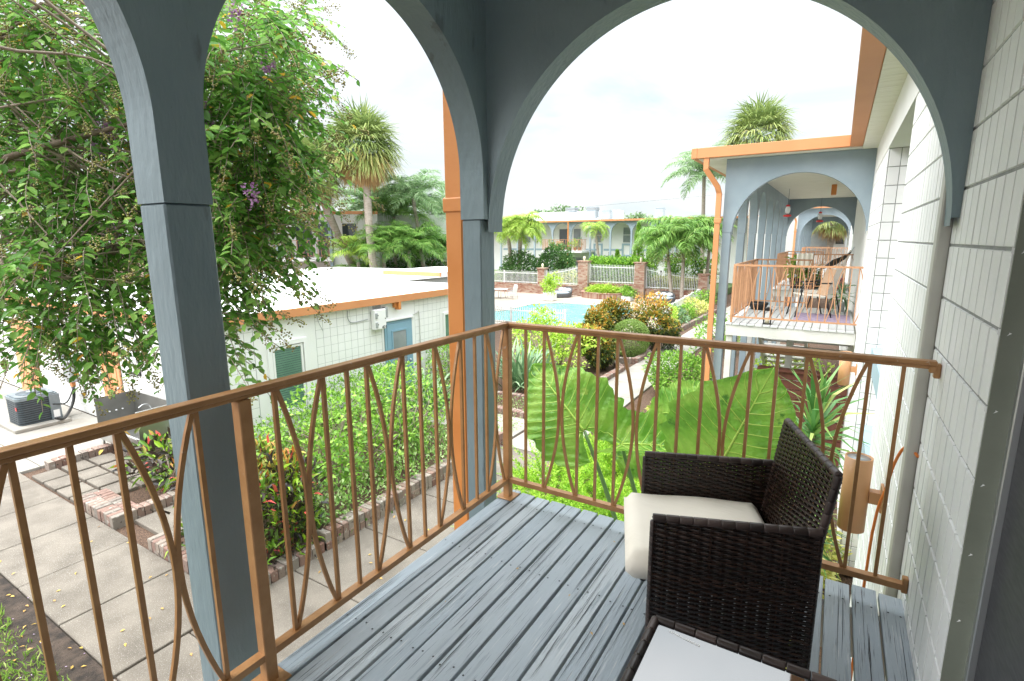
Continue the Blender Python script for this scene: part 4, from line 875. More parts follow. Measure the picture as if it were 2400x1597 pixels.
b = MB(); wick_panel(b, b0+ZZ*.36, vv, ln, -bn if bn.dot(uu) > 0 else bn, WID-.03, lambda s: 0, lambda s: (BH-.37)); wick_panel(b, b0+ZZ*.36+uu*.022, vv, ln, bn if bn.dot(uu) > 0 else -bn, WID-.03, lambda s: -.26, lambda s: (BH-.37))
bk = b.build('backrest', 'wicker', ch, recalc=False)
b = MB(); tb = b0+uu*.011+ZZ*.36; top = ln*(BH-.36); wrap(b, [tb, tb+top, tb+vv*(WID-.03)+top, tb+vv*(WID-.03)], .014, .042); b.build('rim', 'wickerrim', bk)
b = MB(); b.add([NF+vv*.025+uu*.0+ZZ*.33, NF+vv*WID+ZZ*.33, NF+vv*WID+uu*(DEP-.03)+ZZ*.33, NF+vv*.025+uu*(DEP-.03)+ZZ*.33], [(0, 1, 2, 3)], .2)
wick_panel(b, NF+vv*.026+uu*.012, vv, ZZ, -uu, WID-.03, lambda s: .17+.05*math.sin(PI*s/(WID-.03)), lambda s: .34); b.build('seat', 'wicker', ch, recalc=False)
def cushion(name, O, u, v, U, V, z0, z1, m, parent, rad=.035):
    n = 18; b = MB(); vs = []; idx = {}
    for side in (0, 1):
        for i in range(n+1):
            for j in range(n+1):
                a, c = i/n, j/n
                ea = min(a, 1-a)*U; ec = min(c, 1-c)*V; q = min(ea, ec)
                k = math.sqrt(max(0, 1-(1-min(1, q/rad))**2)); hh = (z1-z0)/2
                bulge = .010*math.sin(PI*a)*math.sin(PI*c)+.003*math.sin(9*a+3*c)*k
                p = O+u*(a*U)+v*(c*V); z = (z0+z1)/2+(1 if side else -1)*(hh*(.25+.75*k)+bulge)
                idx[(side, i, j)] = len(vs); vs.append((p.x, p.y, z))
    fs = []
    for i in range(n):
        for j in range(n):
            fs.append([idx[(1, *w)] for w in ((i, j), (i+1, j), (i+1, j+1), (i, j+1))]); fs.append([idx[(0, *w)] for w in ((i, j), (i, j+1), (i+1, j+1), (i+1, j))])
    for i in range(n):
        for A, B in (((i, 0), (i+1, 0)), ((i+1, n), (i, n)), ((0, i+1), (0, i)), ((n, i), (n, i+1))):
            fs.append([idx[(0, *A)], idx[(0, *B)], idx[(1, *B)], idx[(1, *A)]])
    b.add(vs, fs, .5, True); return b.build(name, m, parent)
cushion('cushion', NF+vv*.032-uu*.085, uu, vv, DEP+.035, WID-.042, .335, .44, 'cushion', ch)
tb = thing('side_table', 'small wicker side table with a black glass top at the lower edge', 'table', (-.12, 1.12, 0))
TX0, TX1, TY0, TY1, TH = -.357, .10, .82, 1.385, .405
b = MB(); wrap(b, [(TX0, TY0, TH), (TX0, TY1, TH)], .0125, .055); wrap(b, [(TX0, TY1, TH), (TX1, TY1, TH)], .0125, .055); wrap(b, [(TX1, TY1, TH), (TX1, TY0, TH)], .0125, .055); wrap(b, [(TX1, TY0, TH), (TX0, TY0, TH)], .0125, .055)
b.build('rim', 'wickerrim', tb)
b = MB()
for O, u, L, nn in (((TX0, TY1, 0), (1, 0, 0), TX1-TX0, (0, 1, 0)), ((TX0, TY0, 0), (0, 1, 0), TY1-TY0, (-1, 0, 0)), ((TX1, TY0, 0), (0, 1, 0), TY1-TY0, (1, 0, 0))): wick_panel(b, O, u, (0, 0, 1), nn, L, lambda s: .22, lambda s: TH-.01)
b.build('apron', 'wicker', tb, recalc=False)
MB().box(TX0+.013, TX1-.013, TY0+.013, TY1-.013, TH-.008, TH, bev=.001).build('glass_top', 'blackglass', tb)
for x in (TX0+.008, TX1-.008):
    for y in (TY0+.008, TY1-.008): MB().tube([(x, y, 0), (x, y, TH-.012)], .013, 8).build('leg', 'wickerrim', tb)
b = MB(); random.seed(3)
for k in range(17): b.box(-.31+k*.0052, -.31+k*.0052+random.uniform(.002, .0045), 1.352-k*.0008, 1.352-k*.0008+random.uniform(.004, .007), TH+.0004, TH+.0009)
b.build('sticker', 'paper', tb)
# ================================================================== one storey building on the left
LX, LY = -10.20, 5.30
lb = thing('single_storey_building', 'low white block building with flat white roof and orange fascia', 'building', (-15, 12, GZ))
dW, dD = (6.62, 7.62, -2.36, -.66), (10.06, 11.14, GZ, -.66)       # window / door openings on the right wing
for u0, u1, hl in ((LY+.06, 6.35, ()), (7.9, 9.98, ((9.7, 11.3, -.6, .1),)), (11.3, 14.22, ((12.4, 13.9, -2.4, -.55),))):
    blocks('x', LX, 1, u0, u1, GZ, GZ+13*HC, (u1-u0)/round((u1-u0)/.2), HC, holes=hl, gap=.008, gz=.006, proud=.004).build('block_wall', 'white2', lb, recalc=False)
for u0, u1 in ((-22.5, -20.4), (-18.5, -14.85), (-13.5, -12.0), (-11.8, -10.7)):
    blocks('y', LY, -1, u0, u1, GZ, GZ+13*HC, (u1-u0)/round((u1-u0)/.2), HC, gap=.008, gz=.006, proud=.004).build('block_wall', 'white2', lb, recalc=False)
def frame_box(b, axis, pl, sg, a0, a1, z0, z1, w=.07, d=.05):
    for (u0, u1, v0, v1) in ((a0, a0+w, z0, z1), (a1-w, a1, z0, z1), (a0+w, a1-w, z1-w, z1), (a0+w, a1-w, z0, z0+w)):
        if axis == 'x': b.box(pl, pl+sg*d, u0, u1, v0, v1)
        else: b.box(u0, u1, pl, pl+sg*d, v0, v1)
b = MB(); b.box(-23, LX-.0005, LY+.0005, 14.3, GZ, -.0); b.box(-23, -13.7, 14.302, 20.3, GZ, -.0); b.build('wall', 'mortar2', lb)
b = MB()
for (u0, u1, v0, v1) in ((6.36, 6.62, GZ, -.005), (7.62, 7.89, GZ, -.005), (6.62, 7.62, -.66, -.005), (6.62, 7.62, GZ, -2.36), (11.14, 11.29, GZ, -.02), (9.99, 10.06, GZ, -.14), (10.06, 11.14, -.66, -.14), (9.71, 11.29, -.139, -.006), (12.41, 12.55, -2.39, -.56), (13.75, 13.89, -2.39, -.56), (12.55, 13.75, -.7, -.56), (12.55, 13.75, -2.39, -2.25)): MB().box(LX-.001, LX+.006, u0, u1, v0, v1).build('wall_render', 'white2', lb)
for (u0, u1, v0, v1) in ((-14.85, -14.70, GZ, -.51), (-13.69, -13.51, GZ, -.51), (-14.70, -13.69, -.66, -.51), (-20.39, -20.22, GZ, -.51), (-18.66, -18.51, GZ, -.51), (-20.22, -18.66, -.66, -.51), (-12.0, -11.81, GZ, -.01)): MB().box(u0, u1, LY-.006, LY+.001, v0, v1).build('wall_render', 'white2', lb)
b = MB(); b.box(-24, LX+.09, LY-.09, 14.4, .002, .03); b.box(-24, -13.6, 14.402, 20.5, .002, .03)
b.build('roof', 'roofwhite', lb)
b = MB(); b.box(LX+.092, LX+.15, LY-.15, 13.6, -.155, .034, bev=.004); b.box(-24, LX+.091, LY-.15, LY-.092, -.155, .034, bev=.004); b.build('fascia', 'fascia', lb)
b = MB(); b.box(LX+.007, LX+.09, LY-.08, 14.3, -.02, -.001); b.box(-23, LX, LY-.089, LY-.007, -.02, -.001); b.build('soffit', 'frame', lb)
b = MB(); b.box(-16.8, -13.62, 16.7, 16.76, .032, .20); b.build('fascia', 'fascia', lb); MB().box(-16.8, -13.62, 16.765, 20.45, .031, .206).build('roof', 'roofwhite', lb)
for (x, y) in ((-13.6, 14.2), (-11.5, 12.6), (-16.5, 13.4)): MB().lathe((x, y, .031), [(.16, 0), (.16, .03), (.06, .05)], 14).build('roof_vent', 'greybox', lb)
# window with green blind
b = MB(); frame_box(b, 'x', LX+.006, 1, 6.62, 7.62, -2.36, -.66, .10, .05); frame_box(b, 'x', LX+.006, 1, 6.74, 7.50, -2.24, -.78, .05, .03); wn = b.build('window', 'frame', lb)
b = MB()
for k in range(26): b.box(LX+.010, LX+.022, 6.80, 7.44, -2.18+k*.052, -2.18+k*.052+.040)
b.build('blind', 'blind', wn); MB().box(LX+.002, LX+.0095, 6.79, 7.45, -2.19, -.82).build('pane', 'glassdark', wn)
b = MB(); frame_box(b, 'x', LX+.006, 1, 12.55, 13.75, -2.25, -.70, .07, .05); wn = b.build('window', 'frame', lb); MB().box(LX+.002, LX+.012, 12.62, 13.68, -2.18, -.77).build('pane', 'blind', wn)
# blue door
b = MB(); b.box(LX+.007, LX+.05, 10.14, 11.06, GZ+.02, -.74, bev=.004); frame_box(b, 'x', LX+.05, 1, 10.30, 10.90, -2.3, -.92, .04, .018); dr = b.build('door', 'bluedoor', lb)
MB().box(LX+.05, LX+.056, 10.34, 10.86, -2.26, -.96).build('pane', 'glassgrey', dr); MB().lathe((LX+.08, 10.98, -1.85), [(.02, -.03), (.03, 0), (.02, .03)], 10).build('handle', 'alu', dr)
b = MB(); frame_box(b, 'x', LX+.007, 1, 10.07, 11.13, GZ, -.67, .065, .03); b.build('door_frame', 'bluedoor', lb)
b = MB(); b.box(LX+.007, LX+.09, 10.0, 11.2, -.645, -.61); b.build('door_hood', 'frame', lb)
MB().box(LX+.01, LX+.09, 10.42, 10.50, -.30, -.16).build('downspout', 'orange', lb); MB().box(LX+.01, LX+.16, 10.52, 10.60, -.36, -.156).build('downspout', 'orange', lb)
b = MB(); b.tube(spline([(LX+.03, 11.2, -.6), (LX+.03, 11.38, -.56), (LX+.03, 11.46, -.7), (LX+.03, 11.46, -2.5)]), .014, 6); b.build('conduit', 'pipe', lb)
b = MB(); b.tube(spline([(LX+.03, 8.85, -.2), (LX+.03, 8.86, -.42), (LX+.03, 9.0, -.52), (LX+.03, 9.5, -.50)]), .010, 6); b.tube(spline([(LX+.02, 7.95, -.2), (LX+.02, 8.0, -.4), (LX+.02, 8.1, -.6)]), .005, 5); b.build('cable', 'greybox', lb)
# peach doors of the left wing
def sixpanel(x0, x1, y, z0, z1, lab=None):
    d = MB().box(x0, x1, y-.045, y-.006, z0, z1, bev=.004).build('door', 'peach', lb)
    w = (x1-x0); b = MB()
    for cx0, cx1 in ((.14, .46), (.54, .86)):
        for v0, v1 in ((.06, .30), (.36, .72), (.78, .92)): frame_box(b, 'y', y-.045, -1, x0+w*cx0, x0+w*cx1, z0+(z1-z0)*v0, z0+(z1-z0)*v1, .022, .012)
    b.build('door_panels', 'peach', d); MB().lathe((x1-.09, y-.07, z0+.95), [(.02, -.03), (.032, 0), (.02, .03)], 10).build('handle', 'alu', d)
sixpanel(-14.66, -13.73, LY, GZ+.03, -.68); sixpanel(-19.65, -18.7, LY, GZ+.03, -.68)
b = MB(); b.box(-20.2, -19.68, LY-.05, LY-.006, GZ, -.68); b.build('door_side_panel', 'peach', lb)
b = MB(); frame_box(b, 'y', LY-.006, -1, -22.3, -21.55, -2.1, -.8, .06, .05); wn = b.build('window', 'frame', lb); MB().box(-22.24, -21.61, LY-.03, LY-.007, -2.04, -.86).build('pane', 'glassdark', wn)
t = thing('wall_lamp', 'small dark wall lantern beside the peach panelled door', 'lamp', (-14.95, LY-.1, -1.2)); MB().box(-15.03, -14.87, LY-.19, LY-.05, -1.33, -1.09, bev=.02).build('shade', 'black', t); MB().box(-15.0, -14.9, LY-.05, LY-.006, -1.3, -1.12).build('backplate', 'black', t)
t = thing('notice_frame', 'black framed paper notice on the white wall right of the peach door', 'notice board', (-12.98, LY-.03, -1.1))
b = MB(); frame_box(b, 'y', LY-.007, -1, -13.19, -12.76, -1.40, -.80, .04, .03); b.build('frame', 'black', t); p_ = MB().box(-13.15, -12.80, LY-.018, LY-.008, -1.36, -.84).build('sheet', 'paper', t)
b = MB()
for k in range(9): b.box(-13.10, -12.86-.05*(k % 3), LY-.0195, LY-.0185, -.92-k*.042, -.908-k*.042)
b.box(-13.13, -12.82, LY-.0195, LY-.0185, -1.34, -1.325); b.build('printed_lines', 'greybox', p_)
t = thing('electric_meter', 'grey electrical boxes and conduits on the white wall behind the condenser', 'electrical box', (-16.2, LY-.1, -1.9))
MB().box(-16.55, -16.15, LY-.17, LY-.007, -1.99, -1.45, bev=.01).build('meter_box', 'greybox', t); MB().box(-16.9, -16.6, LY-.15, LY-.007, -1.5, -.9, bev=.01).build('panel_box', 'greybox', t); MB().box(-16.1, -15.86, LY-.1, LY-.007, -2.27, -1.99, bev=.008).build('junction_box', 'frame', t)
b = MB(); b.tube([(-15.95, LY-.05, -1.45), (-15.95, LY-.05, -.15)], .03, 8); b.tube([(-16.35, LY-.06, -1.45), (-16.35, LY-.06, -.15)], .025, 8); b.tube(spline([(-15.4, LY-.04, -1.2), (-15.4, LY-.04, -2.2), (-15.5, LY-.04, -2.35), (-15.9, LY-.04, -2.35)]), .012, 6); b.tube([(-16.55, LY-.04, -2.1), (-17.6, LY-.04, -2.05)], .014, 6); b.build('conduits', 'pipe', t)
b = MB(); b.tube(spline([(-16.3, LY-.1, -2.0), (-16.28, LY-.12, -2.4), (-16.1, LY-.3, -2.66), (-15.6, LY-.6, -2.7), (-15.4, 4.5, -2.6)]), .035, 8); b.tube(spline([(-15.6, 4.55, -2.3), (-15.9, 4.9, -2.4), (-16.1, LY-.15, -2.1)]), .018, 6); b.build('hose', 'black', t); MB().box(-16.34, -16.2, LY-.14, LY-.05, -2.12, -1.995).build('connector', 'orange', t)
# emergency light box with the number
t = thing('exit_light', 'white emergency light box numbered 401 above the blue door', 'emergency light', (LX+.1, 9.83, -.55))
MB().box(LX+.02, LX+.17, 9.60, 10.02, -.80, -.27, bev=.02).build('housing', 'frame', t)
for z in (-.50, -.74): MB().box(LX+.172, LX+.20, 9.615, 9.70, z, z+.15, bev=.02).build('lamp_head', 'greybox', t)
MB().box(LX+.02, LX+.14, 10.03, 10.12, -.52, -.24, bev=.01).build('siren', 'greybox', t)
b = MB()
for z in (-.44, -.68): b.box(LX+.171, LX+.178, 9.715, 9.73, z, z+.03)
b.box(LX+.171, LX+.176, 9.96, 9.985, -.54, -.51); b.build('screws', 'black', t)
fc = bpy.data.curves.new('number', 'FONT'); fc.body = '401'; fc.size = .115; fc.extrude = .002; fo = bpy.data.objects.new('number', fc); C.objects.link(fo)
fc.materials.append(Mt['black']); fo.matrix_world = Matrix(((0, 0, 1, LX+.173), (1, 0, 0, 9.845), (0, 1, 0, -.785), (0, 0, 0, 1))); bpy.context.view_layer.update()
me = bpy.data.meshes.new_from_object(fo.evaluated_get(bpy.context.evaluated_depsgraph_get())); me.transform(fo.matrix_world); C.objects.unlink(fo); bpy.data.objects.remove(fo)
fo = bpy.data.objects.new('number', me); C.objects.link(fo); attach(fo, t)
# ------------------------------------------------------------------ condenser, sink
t = thing('air_conditioner', 'round cornered grey air conditioner condenser on a concrete pad', 'air conditioner', (-16.15, 4.33, GZ)); ax, ay = -16.15, 4.33
def rrect(cx_, cy_, hw, r, n=6):
    o = []
    for qx, qy, a0 in ((1, 1, 0), (-1, 1, 90), (-1, -1, 180), (1, -1, 270)):
        for i in range(n+1): a = R(a0+90*i/n); o.append((cx_+qx*(hw-r)+r*math.cos(a), cy_+qy*(hw-r)+r*math.sin(a)))
    return o
MB().prism(rrect(ax, ay, .37, .1), 'z', GZ+.09, GZ+.66).build('coil', 'black', t)
b = MB()
for k in range(11): b.prism(rrect(ax, ay, .385, .11), 'z', GZ+.09+k*.052, GZ+.09+k*.052+.030)
b.build('louvres', 'acgrey', t)
b = MB(); b.prism(rrect(ax, ay, .395, .12), 'z', GZ+.665, GZ+.73); b.prism(rrect(ax, ay, .36, .12), 'z', GZ+.7305, GZ+.76); b.build('cap', 'acpale', t)
b = MB(); b.lathe((ax, ay, GZ+.7605), [(.27, 0), (.27, .006), (.0, .006)], 28); b.build('fan_opening', 'acgrey', t); MB().lathe((ax, ay, GZ+.767), [(.1, 0), (.08, .03), (0, .035)], 20).build('fan_hub', 'acpale', t)
b = MB(); b.box(ax+.386, ax+.42, ay+.20, ay+.40, GZ+.10, GZ+.70); b.box(ax+.10, ax+.385, ay+.386, ay+.41, GZ+.10, GZ+.70); b.build('service_panel', 'acpale', t); MB().box(ax+.4205, ax+.423, ay+.24, ay+.36, GZ+.14, GZ+.32).build('label', 'paper', t)
MB().box(ax+.25, ax+.33, ay-.39, ay-.384, GZ+.45, GZ+.53).build('badge', 'red', t)
MB().box(ax-.62, ax+.62, ay-.55, ay+.5, GZ, GZ+.085, bev=.012).build('pad', 'concrete2', t)
t = thing('outdoor_sink', 'open stainless steel outdoor sink with high splash back by the pavers', 'sink', (-12.3, 4.8, GZ))
b = MB(); b.box(-12.795, -12.775, 4.39, 5.11, -2.5, -1.68); b.box(-12.774, -11.02, 5.09, 5.11, -2.5, -1.68); b.build('splash_back', 'steelin', t)
b = MB(); b.box(-11.018, -11.0, 4.39, 5.11, -2.74, -1.70); b.box(-11.03, -10.985, 4.38, 5.12, -1.698, -1.67, bev=.005); b.build('side_panel', 'steel', t)
b = MB(); b.box(-12.774, -11.02, 4.41, 5.088, -2.50, -2.48); b.box(-12.774, -11.02, 4.39, 4.408, -2.55, -2.26); b.prism([(4.41, -2.27), (4.44, -2.25), (5.08, -2.40), (5.08, -2.42)], 'x', -12.77, -11.03); b.build('basin', 'steel', t)
for x in (-12.74, -11.06):
    for y in (4.43, 5.06): MB().tube([(x, y, GZ), (x, y, -2.5)], .022, 8).build('leg', 'steel', t)
for k in range(3): MB().lathe((-12.768, 4.62+k*.12, -2.02), [(.001, -.018), (.018, -.009), (.018, .009), (.001, .018)], 10).build('bolt', 'paper', t)
MB().tube(spline([(-11.9, 5.06, -1.98), (-11.9, 5.0, -1.84), (-11.9, 4.9, -1.80), (-11.9, 4.8, -1.85)]), .012, 6).build('tap', 'alu', t)
# ================================================================== pool court
def plate(name, poly, z, m):
    b = MB(); b.prism(poly, 'z', z-.03, z); return struct(b, name, m)
plate('pool_terrace', [(-32, 22.4), (-7.2, 22.4), (-8.15, 43), (-32, 43)], GZ+.006, 'pooldeck')
pool = [(-24, 20.9), (-17.35, 26.5), (-17.4, 30.9), (-15.9, 32.45), (-10.8, 32.7), (-9.6, 30.6), (-9.6, 23.4), (-12, 22.8), (-22, 22.8)]
pool = [(-19.5, 24.0), (-17.40, 26.9), (-17.45, 30.8), (-16.0, 32.35), (-10.8, 32.6), (-9.8, 30.6), (-9.8, 23.9), (-12, 23.2), (-18.5, 23.2)]
plate('water', pool, GZ+.012, 'water')
b = MB(); cp = pool
for p, q in zip(cp, cp[1:]+cp[:1]): brick_row(b, p, q, GZ, GZ+.05, -.3, bl=.3)
tag(b.build('pool_coping', 'pooldeck', recalc=False), 'pale tile coping around the turquoise swimming pool', 'coping')
b = MB(); b.box(-32, -7.1, 37.75, 90, GZ, -2.30); struct(b, 'terrace', 'grassland')
def bwall(name, label, x0, x1, y, z0, z1, th=.3, cat='wall', cap=True, group=None):
    t = thing(name, label, cat, ((x0+x1)/2, y, z0), group); b = MB(); n = max(1, int((x1-x0)/.22)); m_ = max(1, int(round((z1-z0)/.085)))
    for k in range(m_):
        for i in range(n+1):
            a0 = max(x0, x0+(i-(.5 if k % 2 else 0))*(x1-x0)/n); a1 = min(x1, x0+(i+(.5 if k % 2 else 1))*(x1-x0)/n)
            if a1-a0 < .03: continue
            b.box(a0+.006, a1-.006, y-th/2-random.uniform(0, .006), y-th/2+.05, z0+k*(z1-z0)/m_+.005, z0+(k+1)*(z1-z0)/m_-.005)
    b.build('brickwork', 'brickfar', t, recalc=False); MB().box(x0, x1, y-th/2+.012, y+th/2, z0, z1-.004).build('core', 'mortarfar', t)
    if cap:
        b = MB(); n = max(2, int((x1-x0)/.11))
        for i in range(n): b.box(x0-.03+i*(x1-x0+.06)/n+.004, x0-.03+(i+1)*(x1-x0+.06)/n-.004, y-th/2-.035, y+th/2+.03, z1, z1+.07)
        b.build('coping', 'brickfar', t)
    return t
def pillar(x0, x1, y, z0, z1, label):
    t = bwall('brick_pillar', label, x0, x1, y, z0, z1, th=.6, cat='pillar', group='brick pillars of the pool wall')
    b = MB(); b.box(x0-.08, x1+.08, y-.38, y+.38, z1+.0705, z1+.12); b.build('cap', 'brickfar', t)
    MB().lathe(((x0+x1)/2, y, z1+.121), [(.09, 0), (.05, .05), (.10, .16), (.09, .28), (.03, .34)], 12).build('lantern', 'candle', t)
pillar(-16.85, -16.05, 37.4, GZ, -.24, 'tall brick pillar left of the green hedge panel')
pillar(-12.42, -11.68, 37.4, GZ, -.26, 'tall brick pillar right of the green hedge panel')
pillar(-20.4, -19.8, 37.5, GZ, -.86, 'lower brick pillar behind the potted shrub by the left daybed')
pillar(-7.98, -7.38, 37.5, GZ, -.96, 'lower brick pillar at the right end beyond the white solid fence')
bwall('brick_wall', 'low brick wall under white pickets behind the patio table', -27, -20.42, 37.5, GZ, -2.12)
bwall('brick_wall', 'low brick wall behind the left round daybed', -19.78, -16.88, 37.5, GZ, -2.10)
bwall('brick_wall', 'brick wall under the hedge panel behind the curved planter', -16.02, -12.44, 37.5, GZ, -1.84)
bwall('brick_wall', 'low brick wall behind the right round daybed', -11.66, -8.0, 37.5, GZ, -2.10)
def picket_fence(label, p, q, zb, zt0, zt1, sp=.115, name='picket_fence', dip=0.0, base=None):
    p, q = Vector((*p, 0)), Vector((*q, 0)); L = (q-p).length; d = (q-p)/L; n = int(L/sp); t = thing(name, label, 'fence', (p.x, p.y, zb), 'white metal picket fences around the pool'); b = MB(); a = MB()
    for i in range(n+1):
        s = i*L/n; c = p+d*s; f = s/L; zt = zt0+(zt1-zt0)*(f**1.6 if zt1 > zt0 else 1-(1-f)**1.6)
        b.box(c.x-.013, c.x+.013, c.y-.012, c.y+.012, zb, zt); b.add([(c.x-.013, c.y, zt), (c.x+.013, c.y, zt), (c.x, c.y, zt+.05)], [(0, 1, 2)])
    b.build('pickets', 'frame', t, recalc=False)
    for dz in (-.16, None):
        m_ = 10
        for i in range(m_):
            f0, f1 = i/m_, (i+1)/m_; g_ = lambda f: (zt0+(zt1-zt0)*(f**1.6 if zt1 > zt0 else 1-(1-f)**1.6))-.16 if dz else zb+.10
            c0, c1 = p+d*(L*f0), p+d*(L*f1); a.bar((c0.x, c0.y, g_(f0)), (c1.x, c1.y, g_(f1)), .045, .045)
    a.build('rails', 'frame', t)
    b = MB(); k = max(1, int(L/2.2))
    for i in range(k+1):
        c = p+d*(L*i/k); f = i/k; zt = zt0+(zt1-zt0)*(f**1.6 if zt1 > zt0 else 1-(1-f)**1.6); b.box(c.x-.035, c.x+.035, c.y-.035, c.y+.035, base if base is not None else zb, zt+.04); b.build('post', 'frame', t); b = MB()
picket_fence('white picket fence on the brick wall behind the patio table', (-27, 37.5), (-20.45, 37.5), -2.04, -1.05, -1.05)
picket_fence('white picket fence rising to the right up to the tall pillar', (-19.75, 37.5), (-16.9, 37.5), -2.02, -1.0, -.48)
picket_fence('white picket fence in front of the bright green hedge between tall pillars', (-16.0, 37.5), (-12.46, 37.5), -1.76, -.40, -.42)
picket_fence('white picket fence sloping down to the right end pillar', (-11.63, 37.5), (-8.02, 37.5), -2.02, -.50, -1.0)
picket_fence('white picket fence on the near side of the pool behind the lime shrub', (-19.0, 21.4), (-10.6, 22.0), GZ+.08, -1.72, -1.74, base=GZ)
picket_fence('short white picket gate beside the orange crotons and topiary', (-6.92, 23.9), (-6.42, 24.3), GZ+.08, -1.66, -1.64, sp=.085, name='picket_gate', base=GZ)
t = thing('vinyl_fence', 'solid white panel fence running back along the narrow shrub bed', 'fence', (-7.6, 33, GZ)); b = MB(); a = MB()
p, q = Vector((-7.0, 24.3, 0)), Vector((-8.15, 43.5, 0)); d = (q-p)/8
for i in range(8):
    c0, c1 = p+d*i, p+d*(i+1); a.box(c0.x-.06, c0.x+.06, c0.y-.06, c0.y+.06, GZ, -1.78)
    for k in range(16):
        e0, e1 = c0.lerp(c1, k/16+.004), c0.lerp(c1, (k+1)/16-.004); b.bar((e0.x, e0.y, -2.33), (e1.x, e1.y, -2.33), .03, .86)
    a.bar((c0.x, c0.y, -1.88), (c1.x, c1.y, -1.88), .06, .08); a.bar((c0.x, c0.y, -2.74), (c1.x, c1.y, -2.74), .06, .08)
b.build('panels', 'frame', t); a.build('rails_and_posts', 'frame', t)
# raised curved planter
t = thing('brick_planter', 'curved raised brick planter full of ferns below the hedge panel', 'planter', (-14.4, 37, GZ)); b = MB(); a = MB(); n = 18
for i in range(n):
    a0, a1 = PI+PI*i/n, PI+PI*(i+1)/n
    P0 = (-14.45+2.0*math.cos(a0), 37.2+1.45*math.sin(a0)); P1 = (-14.45+2.0*math.cos(a1), 37.2+1.45*math.sin(a1))
    brick_row(b, P0, P1, GZ, GZ+.38, .14, bl=.09); brick_row(b, P0, P1, GZ+.385, GZ+.46, .26, bl=.11, off=-.03)
b.build('brickwork', 'brickfar', t, recalc=False); a.prism([(-14.45+1.86*math.cos(PI+PI*i/n), 37.2+1.3*math.sin(PI+PI*i/n)) for i in range(n+1)], 'z', GZ, GZ+.38); a.build('soil', 'mulch', t)
D0 = crown((-14.5, 36.7, -2.25), (1.6, .75, .45), 2600, .24, 'simple', .22, 5, .2, .3); np_obj('ferns', *D0, 'lime', t)
def daybed(cx_, cy_, rot, label):
    t = thing('round_daybed', label, 'daybed', (cx_, cy_, GZ), 'round grey daybeds by the pool'); ca, sa = math.cos(rot), math.sin(rot); n = 28; b = MB(); vs = []
    for i in range(n):
        a = 2*PI*i/n; hgt = .34+.38*max(0, math.sin(a))**1.5
        for r_, z in ((.92, GZ+.02), (.98, GZ+hgt), (.88, GZ+hgt+.01), (.84, GZ+.3)):
            x, y = r_*math.cos(a), r_*.95*math.sin(a); vs.append((cx_+x*ca-y*sa, cy_+x*sa+y*ca, z))
    b.add(vs, [(4*i+j, 4*((i+1) % n)+j, 4*((i+1) % n)+j+1, 4*i+j+1) for i in range(n) for j in range(3)], .5, True); b.build('shell', 'dayframe', t)
    MB().lathe((cx_, cy_, GZ+.2), [(.82, 0), (.86, .06), (.84, .17), (.6, .20), (0, .20)], 28).build('mattress', 'bluefabric', t)
    for k in range(3):
        x, y = (-.42+.42*k), .48; c = (cx_+x*ca-y*sa, cy_+x*sa+y*ca, GZ+.52)
        MB().lathe(c, [(.05, -.14), (.2, -.07), (.22, 0), (.18, .09), (.04, .14)], 10).build('pillow', 'frame', t)
daybed(-17.75, 35.9, R(-25), 'round grey daybed with white pillows beside the planted white pot')
daybed(-10.15, 36.1, R(-10), 'round grey daybed with white pillows near the two palm trunks')
def cubepot(x, y, w, h, label, lm, n, hgt, seed, cat='potted plant'):
    t = thing('planter_box', label, cat, (x, y, GZ), 'white square planters by the pool'); b = MB(); b.prism([(x-w*.42, y-w*.42), (x+w*.42, y-w*.42), (x+w*.42, y+w*.42), (x-w*.42, y+w*.42)], 'z', GZ, GZ+.04); b.box(x-w/2, x+w/2, y-w/2, y+w/2, GZ+.0405, GZ+h, bev=.02); b.build('pot', 'frame', t)
    np_obj('leaves', *crown((x, y, GZ+h+hgt*.5), (w*.85, w*.85, hgt*.6), n, .17, 'simple', .5, seed, .2, .4), lm, t); MB().tube([(x, y, GZ+h*.9), (x+.04, y, GZ+h+hgt*.5)], .025, 6).build('stem', 'twig', t)
cubepot(-17.25, 33.3, .74, .62, 'large white square planter with an open lime green shrub', 'lime', 900, 1.2, 2)
cubepot(-12.38, 35.7, .66, .36, 'small white square planter with a soft green plant by the curved planter', 'hedge', 700, .7, 4)
t = thing('patio_table', 'white topped patio table by the pool near the left edge of the court', 'table', (-21.3, 33.0, GZ)); MB().lathe((-21.3, 33, GZ+.66), [(.62, 0), (.62, .03), (0, .03)], 24).build('tabletop', 'frame', t)
for a in (.8, 2.4, 3.9, 5.5): MB().tube([(-21.3+.45*math.cos(a), 33+.45*math.sin(a), GZ), (-21.3+.36*math.cos(a), 33+.36*math.sin(a), GZ+.66)], .018, 6).build('leg', 'greybox', t)
def patio_chair(x, y, rot, label):
    t = thing('patio_chair', label, 'chair', (0, 0, 0), 'pale metal patio chairs round the pool table')
    MB().prism([(-.24, .42), (.24, .44), (.24, .46), (-.24, .44)], 'y', -.25, .25).build('seat', 'clearglass', t); MB().prism([(-.23, .44), (-.36, .92), (-.34, .925), (-.21, .44)], 'y', -.25, .25).build('backrest', 'clearglass', t)
    for s in (-1, 1):
        for x0, x1 in ((.27, .24), (-.33, -.24)): MB().tube([(x0, .26*s, 0), (x1, .26*s, .43)], .014, 6).build('leg', 'greybox', t)
        MB().tube([(-.3, .27*s, .66), (.2, .27*s, .64), (.25, .26*s, .44)], .014, 6).build('armrest', 'greybox', t)
    t.location = (x, y, GZ); t.rotation_euler.z = rot
